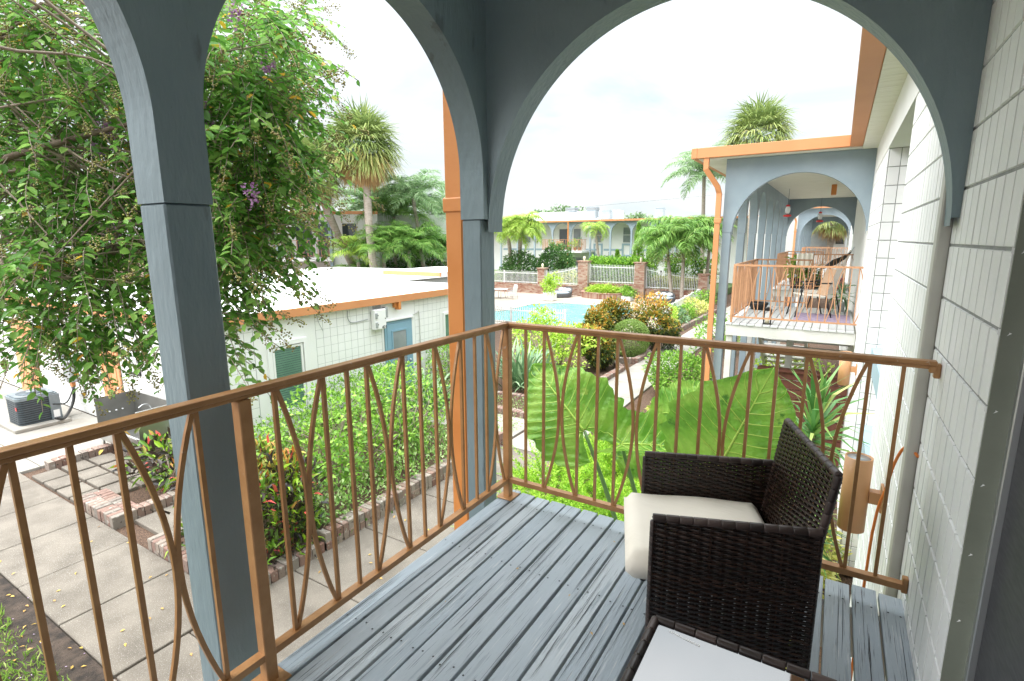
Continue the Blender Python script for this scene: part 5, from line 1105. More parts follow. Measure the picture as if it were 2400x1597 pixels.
patio_chair(-20.15, 32.9, R(170), 'patio chair on the right of the white pool table'); patio_chair(-20.9, 34.1, R(240), 'patio chair behind the white pool table'); patio_chair(-21.9, 32.2, R(40), 'patio chair in front of the white pool table, nearly hidden by the column')
def torch(x, y, z1, label):
    t = thing('torch_pole', label, 'pole', (x, y, GZ), 'slim black poles along the white fence'); MB().tube([(x, y, GZ), (x, y, z1)], .018, 6).build('pole', 'black', t); MB().lathe((x, y, z1), [(.02, 0), (.05, .04), (.045, .1), (.0, .13)], 8).build('head', 'black', t)
torch(-9.0, 31.8, -.5, 'slim black pole in front of the left palm trunk'); torch(-8.15, 36.9, -.05, 'slim black pole near the end of the white solid fence')
# ================================================================== far arcaded building
FZ, FD, FY = -2.35, .43, 47.0
far = thing('far_building', 'distant two storey arcaded apartment building beyond the pool with white roof', 'building', (-22, 50, FZ))
arches = [(-39.15+2.0*k, .92, 2.06) for k in range(17)]
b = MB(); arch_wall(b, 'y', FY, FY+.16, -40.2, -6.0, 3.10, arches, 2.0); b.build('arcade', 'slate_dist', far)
for k in range(16):
    x = -38.15+2.0*k
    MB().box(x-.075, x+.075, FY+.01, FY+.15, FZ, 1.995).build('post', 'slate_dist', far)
MB().box(-42, -5, FY+1.9, FY+10, FZ, 3.09).build('wall', 'white2', far)
b = MB(); b.box(-40.3, -5.9, FY+.17, FY+1.89, 3.03, 3.09); b.build('ceiling', 'soffit', far)
b = MB(); b.box(-40.6, -5.7, FY-.35, FY-.25, 3.10, 3.27); b.build('fascia', 'fascia', far)
b = MB(); b.box(-40.6, -5.7, FY-.24, FY+10.4, 3.115, 3.262); b.build('roof', 'roofwhite', far)
b = MB(); b.prism([(FY+1.2, 3.264), (FY+9, 4.55), (FY+10.2, 4.55), (FY+10.2, 3.264)], 'x', -31, -20.6); b.build('upper_roof', 'roofwhite', far)
for (x0, x1) in ((-31, -24.9), (-21.4, -20.1), (-19.5, -17.7), (-16.6, -13)): MB().box(x0, x1, FY+1.86, FY+1.899, .38, .56).build('blue_band', 'bluepanel', far)
for xc in (-20.1, -17.2, -13.6):
    b2 = MB(); frame_box(b2, 'y', FY+1.899, -1, xc-.47, xc+.47, -.15, 1.06, .16, .05); b2.build('panel_frame', 'bluepanel', far)
def fwin(x0, x1, z0, z1, n=2):
    b = MB(); frame_box(b, 'y', FY+1.899, -1, x0, x1, z0, z1, .05, .05); b.box(x0+.05, x1-.05, FY+1.86, FY+1.895, (z0+z1)/2-.025, (z0+z1)/2+.025); w = b.build('window', 'frame', far)
    MB().box(x0+.05, x1-.05, FY+1.88, FY+1.898, z0+.05, z1-.05).build('pane', 'glassgrey', w)
fwin(-17.62, -16.8, 1.12, 2.6); fwin(-20.5, -19.7, 1.12, 2.6); fwin(-13.9, -13.1, 1.12, 2.6); fwin(-17.6, -16.8, -1.9, -.35); fwin(-28.6, -27.6, 1.12, 2.6); fwin(-34.6, -33.7, 1.12, 2.6); fwin(-37.2, -36.4, 1.1, 2.6)
for x0, x1, z0 in ((-24.35, -23.35, .44), (-22.75, -21.9, .44), (-24.3, -23.3, FZ), (-22.7, -21.7, FZ)):
    b = MB(); frame_box(b, 'y', FY+1.899, -1, x0, x1, z0, z0+2.1, .05, .05); w = b.build('sliding_door', 'frame', far); MB().box(x0+.05, x1-.05, FY+1.88, FY+1.898, z0+.05, z0+2.05).build('pane', 'glassdark' if x0 < -23 else 'glassgrey', w)
d = MB().box(-20.55, -19.6, FY+1.85, FY+1.899, FZ, -.33).build('door', 'bluedoor', far); b = MB()
for i in range(3):
    for k in range(2): b.box(-20.38+i*.21, -20.38+i*.21+.17, FY+1.84, FY+1.8495, -1.0+k*.24, -1.0+k*.24+.2)
b.build('pane', 'glassdark', d)
t = thing('exit_light', 'tiny white sign box beside the far blue door', 'emergency light', (-19.0, FY+1.8, .07)); MB().box(-19.35, -18.8, FY+1.8, FY+1.895, -.12, .30, bev=.01).build('housing', 'frame', t)
for z in (-.02, .17): MB().box(-18.98, -18.86, FY+1.78, FY+1.7995, z-.05, z+.05, bev=.01).build('lamp_head', 'black', t)
b = MB(); b.box(-24.65, -20.45, FY-1.2, FY+1.89, FD-.19, FD); b.box(-40.2, -36.6, FY-1.2, FY+1.89, FD-.19, FD); b.build('balcony_slab', 'frame', far)
MB().box(-22.34, -22.24, FY-.36, FY-.27, FZ, 3.1).build('downspout', 'orange', far); MB().box(-33.3, -33.2, FY-.36, FY-.27, FZ, 3.1).build('downspout', 'orange', far)
railing('railing', 'distant copper balcony railing full of pot plants on the far building', [((-24.6, FY-1.15), (-20.5, FY-1.15), pattern(4.1, step=.16), [0, 4.1]), ((-20.5, FY-1.15), (-20.5, FY), pattern(1.15, step=.16), []), ((-24.6, FY), (-24.6, FY-1.15), pattern(1.15, step=.16), [])], 'copper', fine=False, group='copper railings of distant balconies', z0=FD, bw=.02)
railing('railing', 'distant copper balcony railing left of the column beside a palm', [((-40.1, FY-1.15), (-36.7, FY-1.15), pattern(3.4, step=.16), [0, 3.4])], 'copper', fine=False, group='copper railings of distant balconies', z0=FD, bw=.02)
for i, (x, lm, h) in enumerate(((-23.9, 'hedge', .75), (-23.3, 'clay', 0), (-22.8, 'hedgedk', .45), (-21.9, 'hedge', .6), (-21.35, 'lime', .8), (-20.9, 'bop', .9))):
    if h: potplant('potted_plant', ['tall green pot plant at the left end of the far balcony', '', 'low dark pot plant in the middle of the far balcony', 'green pot plant right of the orange downspout on the far balcony', 'lime pot plant near the right end of the far balcony', 'blue green pot plant at the right end of the far balcony'][i], (x, FY-.7, FD), .16, .3, 'clay', lm, 150, .16, h, group='pot plants on the far balcony')
t = thing('wicker_chair', 'tan wicker seat between the pot plants on the far balcony', 'chair', (-23.2, FY-.5, FD)); MB().box(-23.6, -22.9, FY-.8, FY-.2, FD+.3, FD+.42).build('seat', 'tan', t); MB().box(-23.6, -22.9, FY-.2, FY-.12, FD+.42, FD+.9).build('backrest', 'tan', t); MB().box(-23.55, -22.95, FY-.75, FY-.25, FD, FD+.3).build('base', 'tan', t)
for i, (x, y, w, z0, z1, lab) in enumerate(((-21.2, 50, .95, 3.27, 4.32, 'tall grey rooftop unit, left one of the pair above the far eave'), (-19.7, 50, .9, 3.27, 4.22, 'tall grey rooftop unit, right one of the pair above the far eave'), (-26.1, 55.6, 1.1, 4.5, 4.95, 'low grey rooftop unit at the left on the white roof'), (-23.6, 55.6, 1.1, 4.5, 4.95, 'low grey rooftop unit in the middle of the white roof'), (-14.5, 50, .75, 3.27, 4.3, 'grey rooftop unit at the right beside the palm crown'))):
    t = thing('rooftop_unit', lab, 'air conditioner', (x, y, z0), 'air conditioners on the far roof'); MB().box(x-w/2, x+w/2, y-w/2, y+w/2, z0, z1-.05, bev=.04).build('casing', 'roofunit', t); b = MB()
    for k in range(7): b.box(x-w/2-.012, x+w/2+.012, y-w/2-.012, y+w/2+.012, z0+.1+k*(z1-z0-.2)/7, z0+.1+k*(z1-z0-.2)/7+.05)
    b.build('louvres', 'greybox', t); MB().box(x-w/2-.02, x+w/2+.02, y-w/2-.02, y+w/2+.02, z1-.05, z1).build('cap', 'roofunit', t)
# ================================================================== two storey building behind the low roof
t2 = thing('left_building', 'pale two storey building with railed balcony behind the low white roof', 'building', (-29, 22, GZ)); LZ = .44
def L2(s, o=0): return (-30.1+.852*s+.523*o, 19.8+.523*s-.852*o)      # s along its front, o out towards us
def l2box(b, s0, s1, o0, o1, z0, z1): b.prism([L2(s0, o0), L2(s1, o0), L2(s1, o1), L2(s0, o1)], 'z', z0, z1)
b = MB(); l2box(b, -6, 12, -8, -1.6, GZ, 3.05); l2box(b, 4.45, 7.2, -1.59, -.02, GZ, 3.05); b.build('wall', 'white2', t2)
b = MB(); l2box(b, -6, 4.44, -1.59, .25, LZ-.2, LZ); b.build('balcony_slab', 'frame', t2)
b = MB(); l2box(b, -6.3, 7.4, -1.6, .55, 3.06, 3.16); b.build('roof', 'roofwhite', t2)
b = MB(); l2box(b, -6.3, 7.4, .551, .62, 3.0, 3.18); b.build('fascia', 'fascia', t2)
for s in (-1.5, 1.05, 4.35):
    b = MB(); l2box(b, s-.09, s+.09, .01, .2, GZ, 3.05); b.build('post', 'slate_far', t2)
b = MB(); l2box(b, 5.0, 6.0, -.019, .02, 1.2, 2.55); w = b.build('window', 'frame', t2); b = MB(); l2box(b, 5.07, 5.93, .0205, .03, 1.27, 2.48); b.build('pane', 'glassdark', w)
for s in (-.8, 1.6, 3.0):
    b = MB(); l2box(b, s, s+1.0, -1.589, -1.55, LZ, 2.5); b.build('sliding_door', 'glassdark' if s > 0 else 'greybox', t2)
b = MB(); l2box(b, 6.55, 6.66, .0, .1, GZ, 3.0); b.build('downspout', 'orange', t2)
railing('railing', 'pinkish copper railing of the balcony behind the tree leaves', [(L2(-3, .2), L2(1.0, .2), pattern(4.0, step=.16), []), (L2(1.1, .2), L2(4.3, .2), pattern(3.2, step=.16), [])], 'copper', fine=False, group='copper railings of distant balconies', z0=LZ, bw=.02)
# ================================================================== the crape myrtle beside the balcony
random.seed(5); rng = np.random.default_rng(5)
tree = thing('crape_myrtle_tree', 'large crape myrtle with green leaves and mauve flowers beside the balcony', 'tree', (-6.4, .1, GZ))
TE = [((-3.23, 2.22, 2.67), (.50, .40, .50), 190), ((-3.23, 2.24, 2.22), (.44, .38, .42), 150), ((-3.2, 2.15, 1.78), (.37, .33, .37), 110), ((-3.2, 1.98, 1.38), (.28, .25, .30), 70), ((-3.12, 1.84, 1.0), (.15, .15, .2), 26),
      ((-4.66, 3.05, 3.3), (.75, .6, .7), 170), ((-4.55, 2.85, 2.3), (.6, .5, .6), 130), ((-4.75, 1.68, 2.8), (.85, .5, .65), 250), ((-4.6, 1.6, 2.05), (.8, .45, .55), 220), ((-4.36, 1.48, 1.45), (.62, .4, .4), 140), ((-4.32, 1.3, 1.03), (.42, .22, .22), 54),
      ((-3.91, 1.58, 1.17), (.25, .2, .25), 36), ((-4.3, 2.19, 1.75), (.6, .5, .55), 130), ((-6.77, 2.36, 2.8), (1.3, 1.1, 1.2), 240), ((-2.95, 2.24, 2.43), (.16, .16, .16), 14), ((-3.02, 2.3, 1.89), (.17, .17, .17), 14), ((-3.01, 2.22, 1.51), (.14, .14, .14), 12), ((-4.9, .9, 3.6), (1.1, .6, .6), 90), ((-3.1, .9, 3.2), (.5, .45, .5), 46)]
sh = []; dirs = []
TE = [((c[0]-.17, c[1]-.10, c[2]), r_, n) if c[0] > -3.3 and c[1] > 1.5 else (c, r_, n) for c, r_, n in TE]
TE = [(c, r_, int(n*1.25)) for c, r_, n in TE]
for c, r_, n in TE:
    d = sph(n); q = rng.random(n)**.5; p = np.array(c)+d*(q*lumpy(d, n, .15))[:, None]*np.array(r_); sh.append(p); dd = d*.8+rng.normal(0, .5, d.shape); dd[:, 2] -= .35; dirs.append(dd)
sh = np.concatenate(sh); dirs = norm(np.concatenate(dirs)); ok = (sh[:, 0] < -2.3) & (sh[:, 2] < 4.4); sh, dirs = sh[ok], dirs[ok]
LP, LD, LS, LU = [], [], [], []; tw = MB(); seedP, flP = [], []
for p, d in zip(sh, dirs):
    L = random.uniform(.28, .5); k = random.randint(9, 13); pts = []; q = p.copy(); dd = d.copy()
    for i in range(k):
        q = q+dd*(L/k); dd = norm(dd+np.array([0, 0, -.06])+rng.normal(0, .05, 3)); pts.append(q.copy())
        s = np.cross(dd, [0, 0, 1.]); s = norm(s)*(1 if i % 2 else -1)
        LP.append(q.copy()); LD.append(norm(s*.9+dd*.55+rng.normal(0, .25, 3)+np.array([0, 0, -.15]))); LS.append(random.uniform(.048, .085)*(1.0 if i < k-3 else .8)); LU.append(np.array([0, 0, 1.])+rng.normal(0, .35, 3))
    tw.tube([tuple(p)]+[tuple(x) for x in pts[::4]]+[tuple(pts[-1])], [.0035]+[.0028]*len(pts[::4])+[.0016], 3, cap=False)
    u = random.random()
    if u < .34: seedP.append((pts[-1], dd))
    elif u < .345 and p[2] > 1.5: flP.append((pts[-1], dd))
rvl = rng.random(len(LP)); rvl = np.clip(rvl, 0, 1)
np_obj('foliage', *leaves(np.array(LP), np.array(LD), np.array(LS), .62, 'round', U=np.array(LU), rv=rvl), 'leaf', tree)
SP = []
for p, d in seedP:
    n = random.randint(22, 42); a = rng.random(n)**.7*.15; SP.append(p+d*a[:, None]+rng.normal(0, 1, (n, 3))*(.008+.022*(1-a[:, None]/.17))); tw.tube([tuple(p), tuple(p+d*.14)], .002, 3, cap=False)
SP = np.concatenate(SP); V, T, rv = leaves(SP, rng.normal(0, 1, SP.shape), rng.uniform(.010, .016, len(SP)), 1.0, 'bead'); np_obj('seed_pods', V, T, rv, 'seed', tree)['kind'] = 'stuff'
flP += [(np.array(q), np.array((.3, .1, .5))) for q in ((-3.92, 1.62, 2.18), (-2.95, 2.1, 2.5), (-3.2, 1.85, 2.2), (-4.1, 1.62, 2.05))]
FP = []
for p, d in flP: n = 46; FP.append(p+rng.normal(0, 1, (n, 3))*np.array([.02, .02, .034]))
FP = np.concatenate(FP); np_obj('flowers', *leaves(FP, rng.normal(0, 1, FP.shape), .022, .9, 'simple'), 'flower', tree)['kind'] = 'stuff'
tw.build('twigs', 'twig', tree, recalc=False)
tr = MB(); base = Vector((-6.4, .1, GZ)); limbs = []
for k, e in enumerate(((-4.2, 1.5, 2.9), (-3.4, 1.9, 2.3), (-3.6, 2.05, 1.5), (-5.0, 1.9, 3.6), (-5.6, 2.9, 2.6), (-4.4, 1.3, 1.3), (-3.0, 1.0, 3.3))):
    e = Vector(e); f = base+Vector((.15+.1*math.cos(k*1.3), .1*math.sin(k*1.7), 3.6+.25*math.sin(k*2.0)))
    pts = spline([base+Vector((.12*math.cos(k), .12*math.sin(k), 0)), base+Vector((.25*math.cos(k), .2*math.sin(k), 2.0)), f, f.lerp(e, .45)+Vector((0, 0, .22)), e], 7)
    tr.tube(pts, [.075-.066*(i/len(pts))**.8 for i in range(len(pts))], 8); limbs += pts[16:]
tr.build('trunk', 'bark', tree)
br = MB()
for i in range(260):
    a = random.choice(limbs); j = random.randrange(len(sh)); e = Vector(sh[j])
    if (e-a).length > 1.9 or (e-a).length < .25: continue
    m1 = a.lerp(e, .35)+Vector((random.gauss(0, .07), random.gauss(0, .07), random.gauss(.06, .07))); m2 = a.lerp(e, .7)+Vector((random.gauss(0, .06), random.gauss(0, .06), random.gauss(.03, .06)))
    pts = spline([a, m1, m2, e], 4); r0 = random.uniform(.006, .013); br.tube(pts, [r0*(1-.75*i/len(pts)) for i in range(len(pts))], 5, cap=False)
br.build('branches', 'twig', tree)
# ================================================================== beds around the paths
def hedge(name, label, lims, n, size, m, width=.5, tpl='simple', cat='hedge', group=None, amp=.06):
    x0, x1, y0, y1, z0, z1 = lims; t = thing(name, label, cat, ((x0+x1)/2, (y0+y1)/2, z0), group)
    np_obj('leaves', *boxcloud(x0, x1, y0, y1, z0, z1, n, size, tpl, width, amp=amp), m, t); b = MB()
    for i in range(8):
        x, y = random.uniform(x0+.1, x1-.1), random.uniform(y0+.1, y1-.1); b.tube([(x, y, z0), (x+random.uniform(-.2, .2), y+random.uniform(-.2, .2), z1-.1)], [.018, .008], 5)
    b.build('stems', 'twig', t); return t
t = hedge('croton_hedge', 'dark croton hedge with yellow orange tops behind the brick edging', (-7.5, -6.02, 3.45, 4.45, GZ, -1.62), 3600, .15, 'crotondk', .26, 'blade', 'hedge', amp=.09)
x = rng.uniform([-7.5, 3.5, -1.75], [-6.1, 4.5, -1.48], (650, 3)); D = rng.normal(0, .5, x.shape); D[:, 2] += .9; np_obj('young_leaves', *leaves(x, D, rng.uniform(.09, .16, 650), .3, 'blade'), 'crotontop', t)
t = bush('croton_bush', 'dark leafed croton with a few red leaves in the mulch by the steel sink', 'shrub', (-9.85, 4.35, -2.38), (.75, .5, .42), 420, .2, 'crotondk', .34, 'round', 12)
x = np.array((-9.85, 4.35, -2.2))+rng.normal(0, 1, (34, 3))*np.array((.45, .3, .18)); D = rng.normal(0, .5, x.shape); D[:, 2] += .8; np_obj('red_leaves', *leaves(x, D, .17, .4, 'round'), 'crotontop', t)
hedge('clipped_hedge', 'low clipped green hedge under the window with green blinds', (-9.95, -8.7, 5.5, 7.5, GZ, -2.22), 3000, .075, 'hedge')
hedge('clipped_hedge', 'clipped bright green hedge left of the blue door', (-9.9, -8.95, 7.95, 9.85, GZ, -1.72), 3000, .075, 'hedge')
hedge('clipped_hedge', 'clipped bright green hedge right of the blue door by the column', (-9.9, -9.2, 11.4, 12.9, GZ, -1.55), 2400, .075, 'hedge')
t = thing('open_shrub', 'open twiggy green shrub filling the bed behind the long brick edging', 'shrub', (-7.6, 6.8, GZ))
parts = [crown(c, r_, int(n*.85), .10, 'simple', .55, s, .5, .34) for c, r_, n, s in (((-7.5, 6.1, -1.75), (1.05, 1.1, .75), 1700, 1), ((-7.7, 7.6, -1.8), (1.0, 1.0, .75), 1700, 2), ((-7.0, 5.2, -2.1), (.7, .7, .6), 800, 3), ((-8.0, 8.7, -2.05), (.8, .7, .6), 700, 4), ((-6.9, 7.0, -2.25), (.6, 1.6, .4), 1300, 5))]
np_obj('leaves', *merge(parts), 'hedge', t); b = MB()
for i in range(110):
    a = random.uniform(0, 6.28); p = Vector((-7.5+.5*math.cos(a), 6.9+1.2*math.sin(a), GZ)); q = p+Vector((random.gauss(0, .6), random.gauss(0, .6), random.uniform(.5, 1.5))); mm = p.lerp(q, .5)+Vector((random.gauss(0, .12), random.gauss(0, .12), .1))
    b.tube(spline([p, mm, q], 4), [.016-.0015*j for j in range(9)], 5, cap=False)
b.build('stems', 'twig', t)
o = np_obj('ground_cover', *merge([boxcloud(-6.75, -5.97, 4.5, 9.0, GZ, -2.34, 4200, .075, 'simple', .55, amp=.1), crown((-6.4, 9.9, -2.7), (.6, .5, .16), 300, .05), crown((-7.2, 11.2, -2.7), (.9, .35, .14), 500, .05), crown((-6.6, 13.3, -2.62), (.75, .9, .22), 900, .06), crown((-6.9, 14.4, -2.6), (.5, .5, .25), 500, .06)]), 'groundcover'); tag(o, 'cream and green ground cover spilling along the brick edging', 'ground cover', kind='stuff')
def strappy(name, label, loc, n, L, w, m, spread=.5, cat='plant', seed=1, droop=1.1):
    t = thing(name, label, cat, loc); g = random.Random(seed); V, T, rr = [], [], []; o = 0
    for i in range(n):
        az = g.uniform(0, 6.28); el = g.uniform(.75, 1.5) if g.random() < .7 else g.uniform(.3, .8); l = L*g.uniform(.65, 1.1); h = np.array([math.cos(az), math.sin(az), 0]); s_ = np.array([-h[1], h[0], 0]); p = np.array(loc)+h*g.uniform(0, spread*.35)+s_*g.gauss(0, spread*.2); k = 6; r = g.random()
        for j in range(k+1):
            f = j/k; ww = w*l*(math.sin(PI*min(1, f*.82+.16)))*(1 if j < k else .05); V += [p-s_*ww/2, p+s_*ww/2]; rr += [r, r]
            e = el-droop*f*f; p = p+(h*math.cos(e)+np.array([0, 0, math.sin(e)]))*l/k
        for j in range(k): a = o+2*j; T += [(a, a+2, a+3), (a, a+3, a+1)]
        o += 2*(k+1)
    np_obj('blades', np.array(V), np.array(T), np.array(rr), m, t); return t
strappy('bird_of_paradise', 'clump of long grey green strap leaves behind the railing corner', (-7.6, 13.1, GZ), 150, 1.45, .055, 'bop', 1.3, seed=3)
t = strappy('bird_of_paradise', 'dark strap leaved clump with orange blooms beside the clipped hedge by the wall', (-8.6, 9.95, GZ), 70, 1.15, .09, 'bop', .8, seed=5)
x = np.array([(-8.5, 9.8, -1.75), (-8.3, 10.1, -1.85), (-8.75, 10.2, -1.7)]).repeat(4, 0)+rng.normal(0, .04, (12, 3)); np_obj('blooms', *leaves(x, rng.normal(0, 1, x.shape), .13, .25, 'blade'), 'crotontop', t)
# shrubs in front of the pool
t = thing('lime_shrub', 'loose lime green shrub in front of the pool fence', 'shrub', (-8.2, 15.5, GZ))
np_obj('leaves', *merge([crown((-8.35, 15.4, -1.7), (1.0, .9, .62), 1500, .11, 'round', .6, 1), crown((-7.3, 15.6, -1.75), (.85, .8, .5), 1100, .11, 'round', .6, 2), crown((-8.35, 15.6, -1.05), (.42, .4, .32), 380, .1, 'round', .6, 3), crown((-7.6, 14.6, -2.3), (1.1, .9, .45), 900, .09, 'round', .6, 4)]), 'lime', t); b = MB()
for i in range(24): a = random.uniform(0, 6.28); b.tube([(-8+.3*math.cos(a), 15.4+.3*math.sin(a), GZ), (-8+1.0*math.cos(a), 15.4+.8*math.sin(a), -1.6)], [.02, .008], 5)
b.build('stems', 'twig', t)
gc = 'orange crotons by the pool gate'
bush('croton_bush', 'small round orange croton in front, by the brick edging', 'shrub', (-6.62, 16.35, -2.15), (.64, .64, .62), 4200, .125, 'croton', .36, 'blade', 21, gc, amp=.36, young=True)
bush('croton_bush', 'orange tipped croton left of the round clipped topiary', 'shrub', (-7.65, 18.7, -1.9), (.72, .7, .78), 4600, .135, 'croton', .36, 'blade', 22, gc, amp=.36, young=True)
bush('croton_bush', 'tallest dark green croton with a pointed yellow top', 'shrub', (-7.35, 19.5, -1.65), (.68, .62, .85), 4400, .135, 'croton', .36, 'blade', 23, gc, amp=.35, young=True)
bush('croton_bush', 'broad orange croton behind the round clipped topiary', 'shrub', (-5.95, 20.4, -1.85), (1.0, .7, .8), 5600, .135, 'croton', .36, 'blade', 24, gc, amp=.36, young=True)
t = thing('topiary', 'round clipped green topiary ball by the path', 'shrub', (-6.32, 18.72, GZ))
d = sph(14000); P = np.array((-6.32, 18.72, -2.12))+d*(.69*(1+rng.normal(0, .018, (14000, 1))))*np.array([1, 1, .98]); P2 = np.array((-6.32, 18.72, -2.12))+sph(3000)*.55
np_obj('leaves', *leaves(np.concatenate([P, P2]), np.concatenate([d+rng.normal(0, .6, d.shape), rng.normal(0, 1, P2.shape)]), .042, .55, 'simple'), 'topiary', t); MB().tube([(-6.32, 18.72, GZ), (-6.3, 18.7, -2.1)], .05, 8).build('stem', 'bark', t)
bush('round_shrub', 'bright green rounded shrub beside the next balcony downspout', 'shrub', (-3.45, 14.6, -2.25), (.85, .85, .62), 5200, .085, 'hedge', .55, 'round', 31)
# fern bed below the deck
def fern(label, x, y, n, seed, s=1.0):
    g = random.Random(seed); P, D, S = [], [], []; t = thing('foxtail_fern', label, 'fern', (x, y, GZ), 'bright foxtail ferns below the deck')
    for i in range(n):
        az = g.uniform(0, 6.28); el = g.uniform(.25, 1.45); L = g.uniform(.4, .72)*s; h = np.array([math.cos(az), math.sin(az), 0]); p = np.array([x, y, GZ])+h*g.uniform(0, .3*s); k = int(L/.0135)
        for j in range(k):
            f = j/k; e = el-.5*f*f; dd = h*math.cos(e)+np.array([0, 0, math.sin(e)]); p = p+dd*L/k
            if f < .12: continue
            for q in range(2):
                v = np.array([g.gauss(0, 1), g.gauss(0, 1), g.gauss(0, 1)]); v = v-dd*v.dot(dd); v /= np.linalg.norm(v)+1e-9; P.append(p.copy()); D.append(v+dd*.7); S.append(.052*s*math.sin(PI*min(1, f*.86+.1))*g.uniform(.7, 1.1)+.008)
    np_obj('plumes', *leaves(P, D, S, .3, 'simple'), 'fern', t)
for lab, x, y, n, s, sc in (('foxtail fern at the path corner of the bed', -3.75, 7.5, 90, 1, 1.45), ('foxtail fern in the middle of the bed below the elephant ear', -2.75, 6.9, 90, 2, 1.5), ('foxtail fern nearest the deck corner', -3.3, 6.0, 90, 3, 1.4), ('foxtail fern under the front railing middle', -2.2, 5.6, 80, 4, 1.4), ('foxtail fern behind the elephant ear stalk', -1.8, 7.0, 90, 5, 1.45), ('foxtail fern hard against the deck edge', -2.6, 4.6, 70, 6, 1.2), ('foxtail fern below the armchair cushion', -1.4, 4.7, 70, 7, 1.3), ('foxtail fern at the back of the bed near the yellow shrub', -2.9, 8.6, 90, 8, 1.45), ('foxtail fern between the path edge and the yellow shrub', -3.6, 9.0, 80, 9, 1.3)): fern(lab, x, y, n, s, sc)
bush('variegated_shrub', 'cream and yellow variegated shrub behind the elephant ear leaves', 'shrub', (-2.15, 9.9, -2.2), (.95, .75, .68), 4200, .105, 'variegated', .5, 'round', 41)
bush('variegated_shrub', 'yellow edged variegated shrub against the wall below the bronze wall lamp', 'shrub', (-.25, 7.0, -2.25), (.55, .8, .6), 2600, .11, 'variegated', .45, 'round', 42)
bush('variegated_shrub', 'yellow green shrub under the deck boards by the wall', 'shrub', (-.2, 4.6, -2.45), (.5, .7, .4), 700, .1, 'variegated', .5, 'round', 43)
def yucca(label, loc, heads):
    t = thing('yucca', label, 'plant', loc); parts = []; b = MB()
    for (x, y, z, n, L) in heads:
        b.tube([loc, ((loc[0]+x)/2+.03, (loc[1]+y)/2, (loc[2]+z)/2), (x, y, z)], [.05, .045, .03], 8)
        i = np.arange(n); az = i*2.399; el = np.linspace(-.75, 1.45, n)+rng.normal(0, .1, n); D = np.stack([np.cos(az)*np.cos(el), np.sin(az)*np.cos(el), np.sin(el)], 1); P = np.array((x, y, z))+np.stack([0*i, 0*i, (i/n-.5)*.35], 1)
        parts.append(leaves(P, D, L*rng.uniform(.75, 1.1, n), .062, 'blade', U=np.tile([0, 0, 1.], (n, 1))+rng.normal(0, .2, (n, 3))))
    np_obj('blades', *merge(parts), 'yucca', t); b.build('trunk', 'bark', t)
yucca('tall spiky green plant between the wall and the big leaf', (-.1, 5.95, GZ), ((-.05, 5.9, -.45, 95, .68), (-.12, 5.75, -1.15, 70, .58), (.02, 6.1, -1.6, 50, .5)))
# elephant ear
HW = [(-.30, .16), (-.25, .31), (-.15, .42), (0, .48), (.2, .5), (.4, .455), (.6, .36), (.8, .20), (.92, .09), (1.0, .0)]
def bigleaf(t, O, d, nrm, L, Wd, cup=.12, seed=1, vm='vein'):
    """heart shaped leaf: O is where the stalk meets the blade, d points to the tip"""
    O = Vector(O); d = Vector(d).normalized(); nrm = Vector(nrm); nrm = (nrm-d*nrm.dot(d)).normalized(); s = d.cross(nrm); g = random.Random(seed); ph = g.uniform(0, 6)
    def P(u, v):                                         # u along midrib (-.3..1), v -1..1 across
        w = np.interp(u, [a for a, _ in HW], [b for _, b in HW])*Wd*2*.5*2
        w *= 1+.045*math.sin(u*21+ph*(2 if v > 0 else 1))+.03*math.sin(u*43+ph)
        gap = .14*Wd*2*max(0, -u/.3)**.6 if u < 0 else 0
        x = math.copysign(gap+(w-gap)*abs(v), v) if v else 0; x *= .5
        vein = .011*math.sin((u*L*1.0-abs(v)*w*.35)*2*PI/(.115*L))*abs(v)**.5
        z = cup*abs(v)**1.6*w*.9-.20*L*max(0, u)**2.2-.05*L*max(0, -u)+vein+.030*L*math.sin(u*11+v*3+ph)*abs(v)**2.5+.014*L*math.sin(u*27+ph)*abs(v)**4
        return O+d*(u*L)+s*x+nrm*z
    nu, nv = 46, 10; V, T, rr = [], [], []
    us = [-.3+1.3*i/nu for i in range(nu+1)]
    for sg in (-1, 1):
        o = len(V)
        for u in us:
            for j in range(nv+1): V.append(P(u, sg*max(1e-4, j/nv))); rr.append(min(1, max(0, .5+.35*math.sin(u*9+j*.4)+g.gauss(0, .08))))
        for i in range(nu):
            for j in range(nv): a = o+i*(nv+1)+j; T += [(a, a+nv+1, a+nv+2), (a, a+nv+2, a+1)]
    bl = np_obj('leaf_blade', np.array([tuple(v) for v in V]), np.array(T), np.array(rr), 'elephant', t, smooth=True)
    b = MB(); b.tube([P(u, 0)+nrm*.002 for u in us if u >= 0], [.0085*(1-.8*i/36) for i in range(len([u for u in us if u >= 0]))], 6)
    for k in range(8):
        for sg in (-1, 1):
            u0 = k*.105; pts = [P(min(.985, u0+.24*f), sg*f*.97)+nrm*.0015 for f in np.linspace(0, 1, 9)]; b.tube(pts, [.004*(1-.75*i/8) for i in range(9)], 5)
    for sg in (-1, 1): b.tube([P(-.28*f, sg*(.10+.5*f))+nrm*.0015 for f in np.linspace(0, 1, 7)], [.005*(1-.7*i/6) for i in range(7)], 5)
    b.build('veins', vm, bl); return P
ee = thing('elephant_ear', 'elephant ear plant with huge ribbed green leaves beyond the railing', 'plant', (-.62, 3.05, GZ))
bigleaf(ee, (-1.46, 3.38, .13), (-.46, .04, .45), (.30, -.85, .45), .66, .72, .05, 1)
bigleaf(ee, (-1.15, 3.3, .12), (.62, .22, .06), (-.10, -.46, .86), .60, .40, .40, 2)
bigleaf(ee, (-1.12, 3.5, .04), (.5, .25, -.16), (.1, -.75, .65), .55, .50, .10, 3)
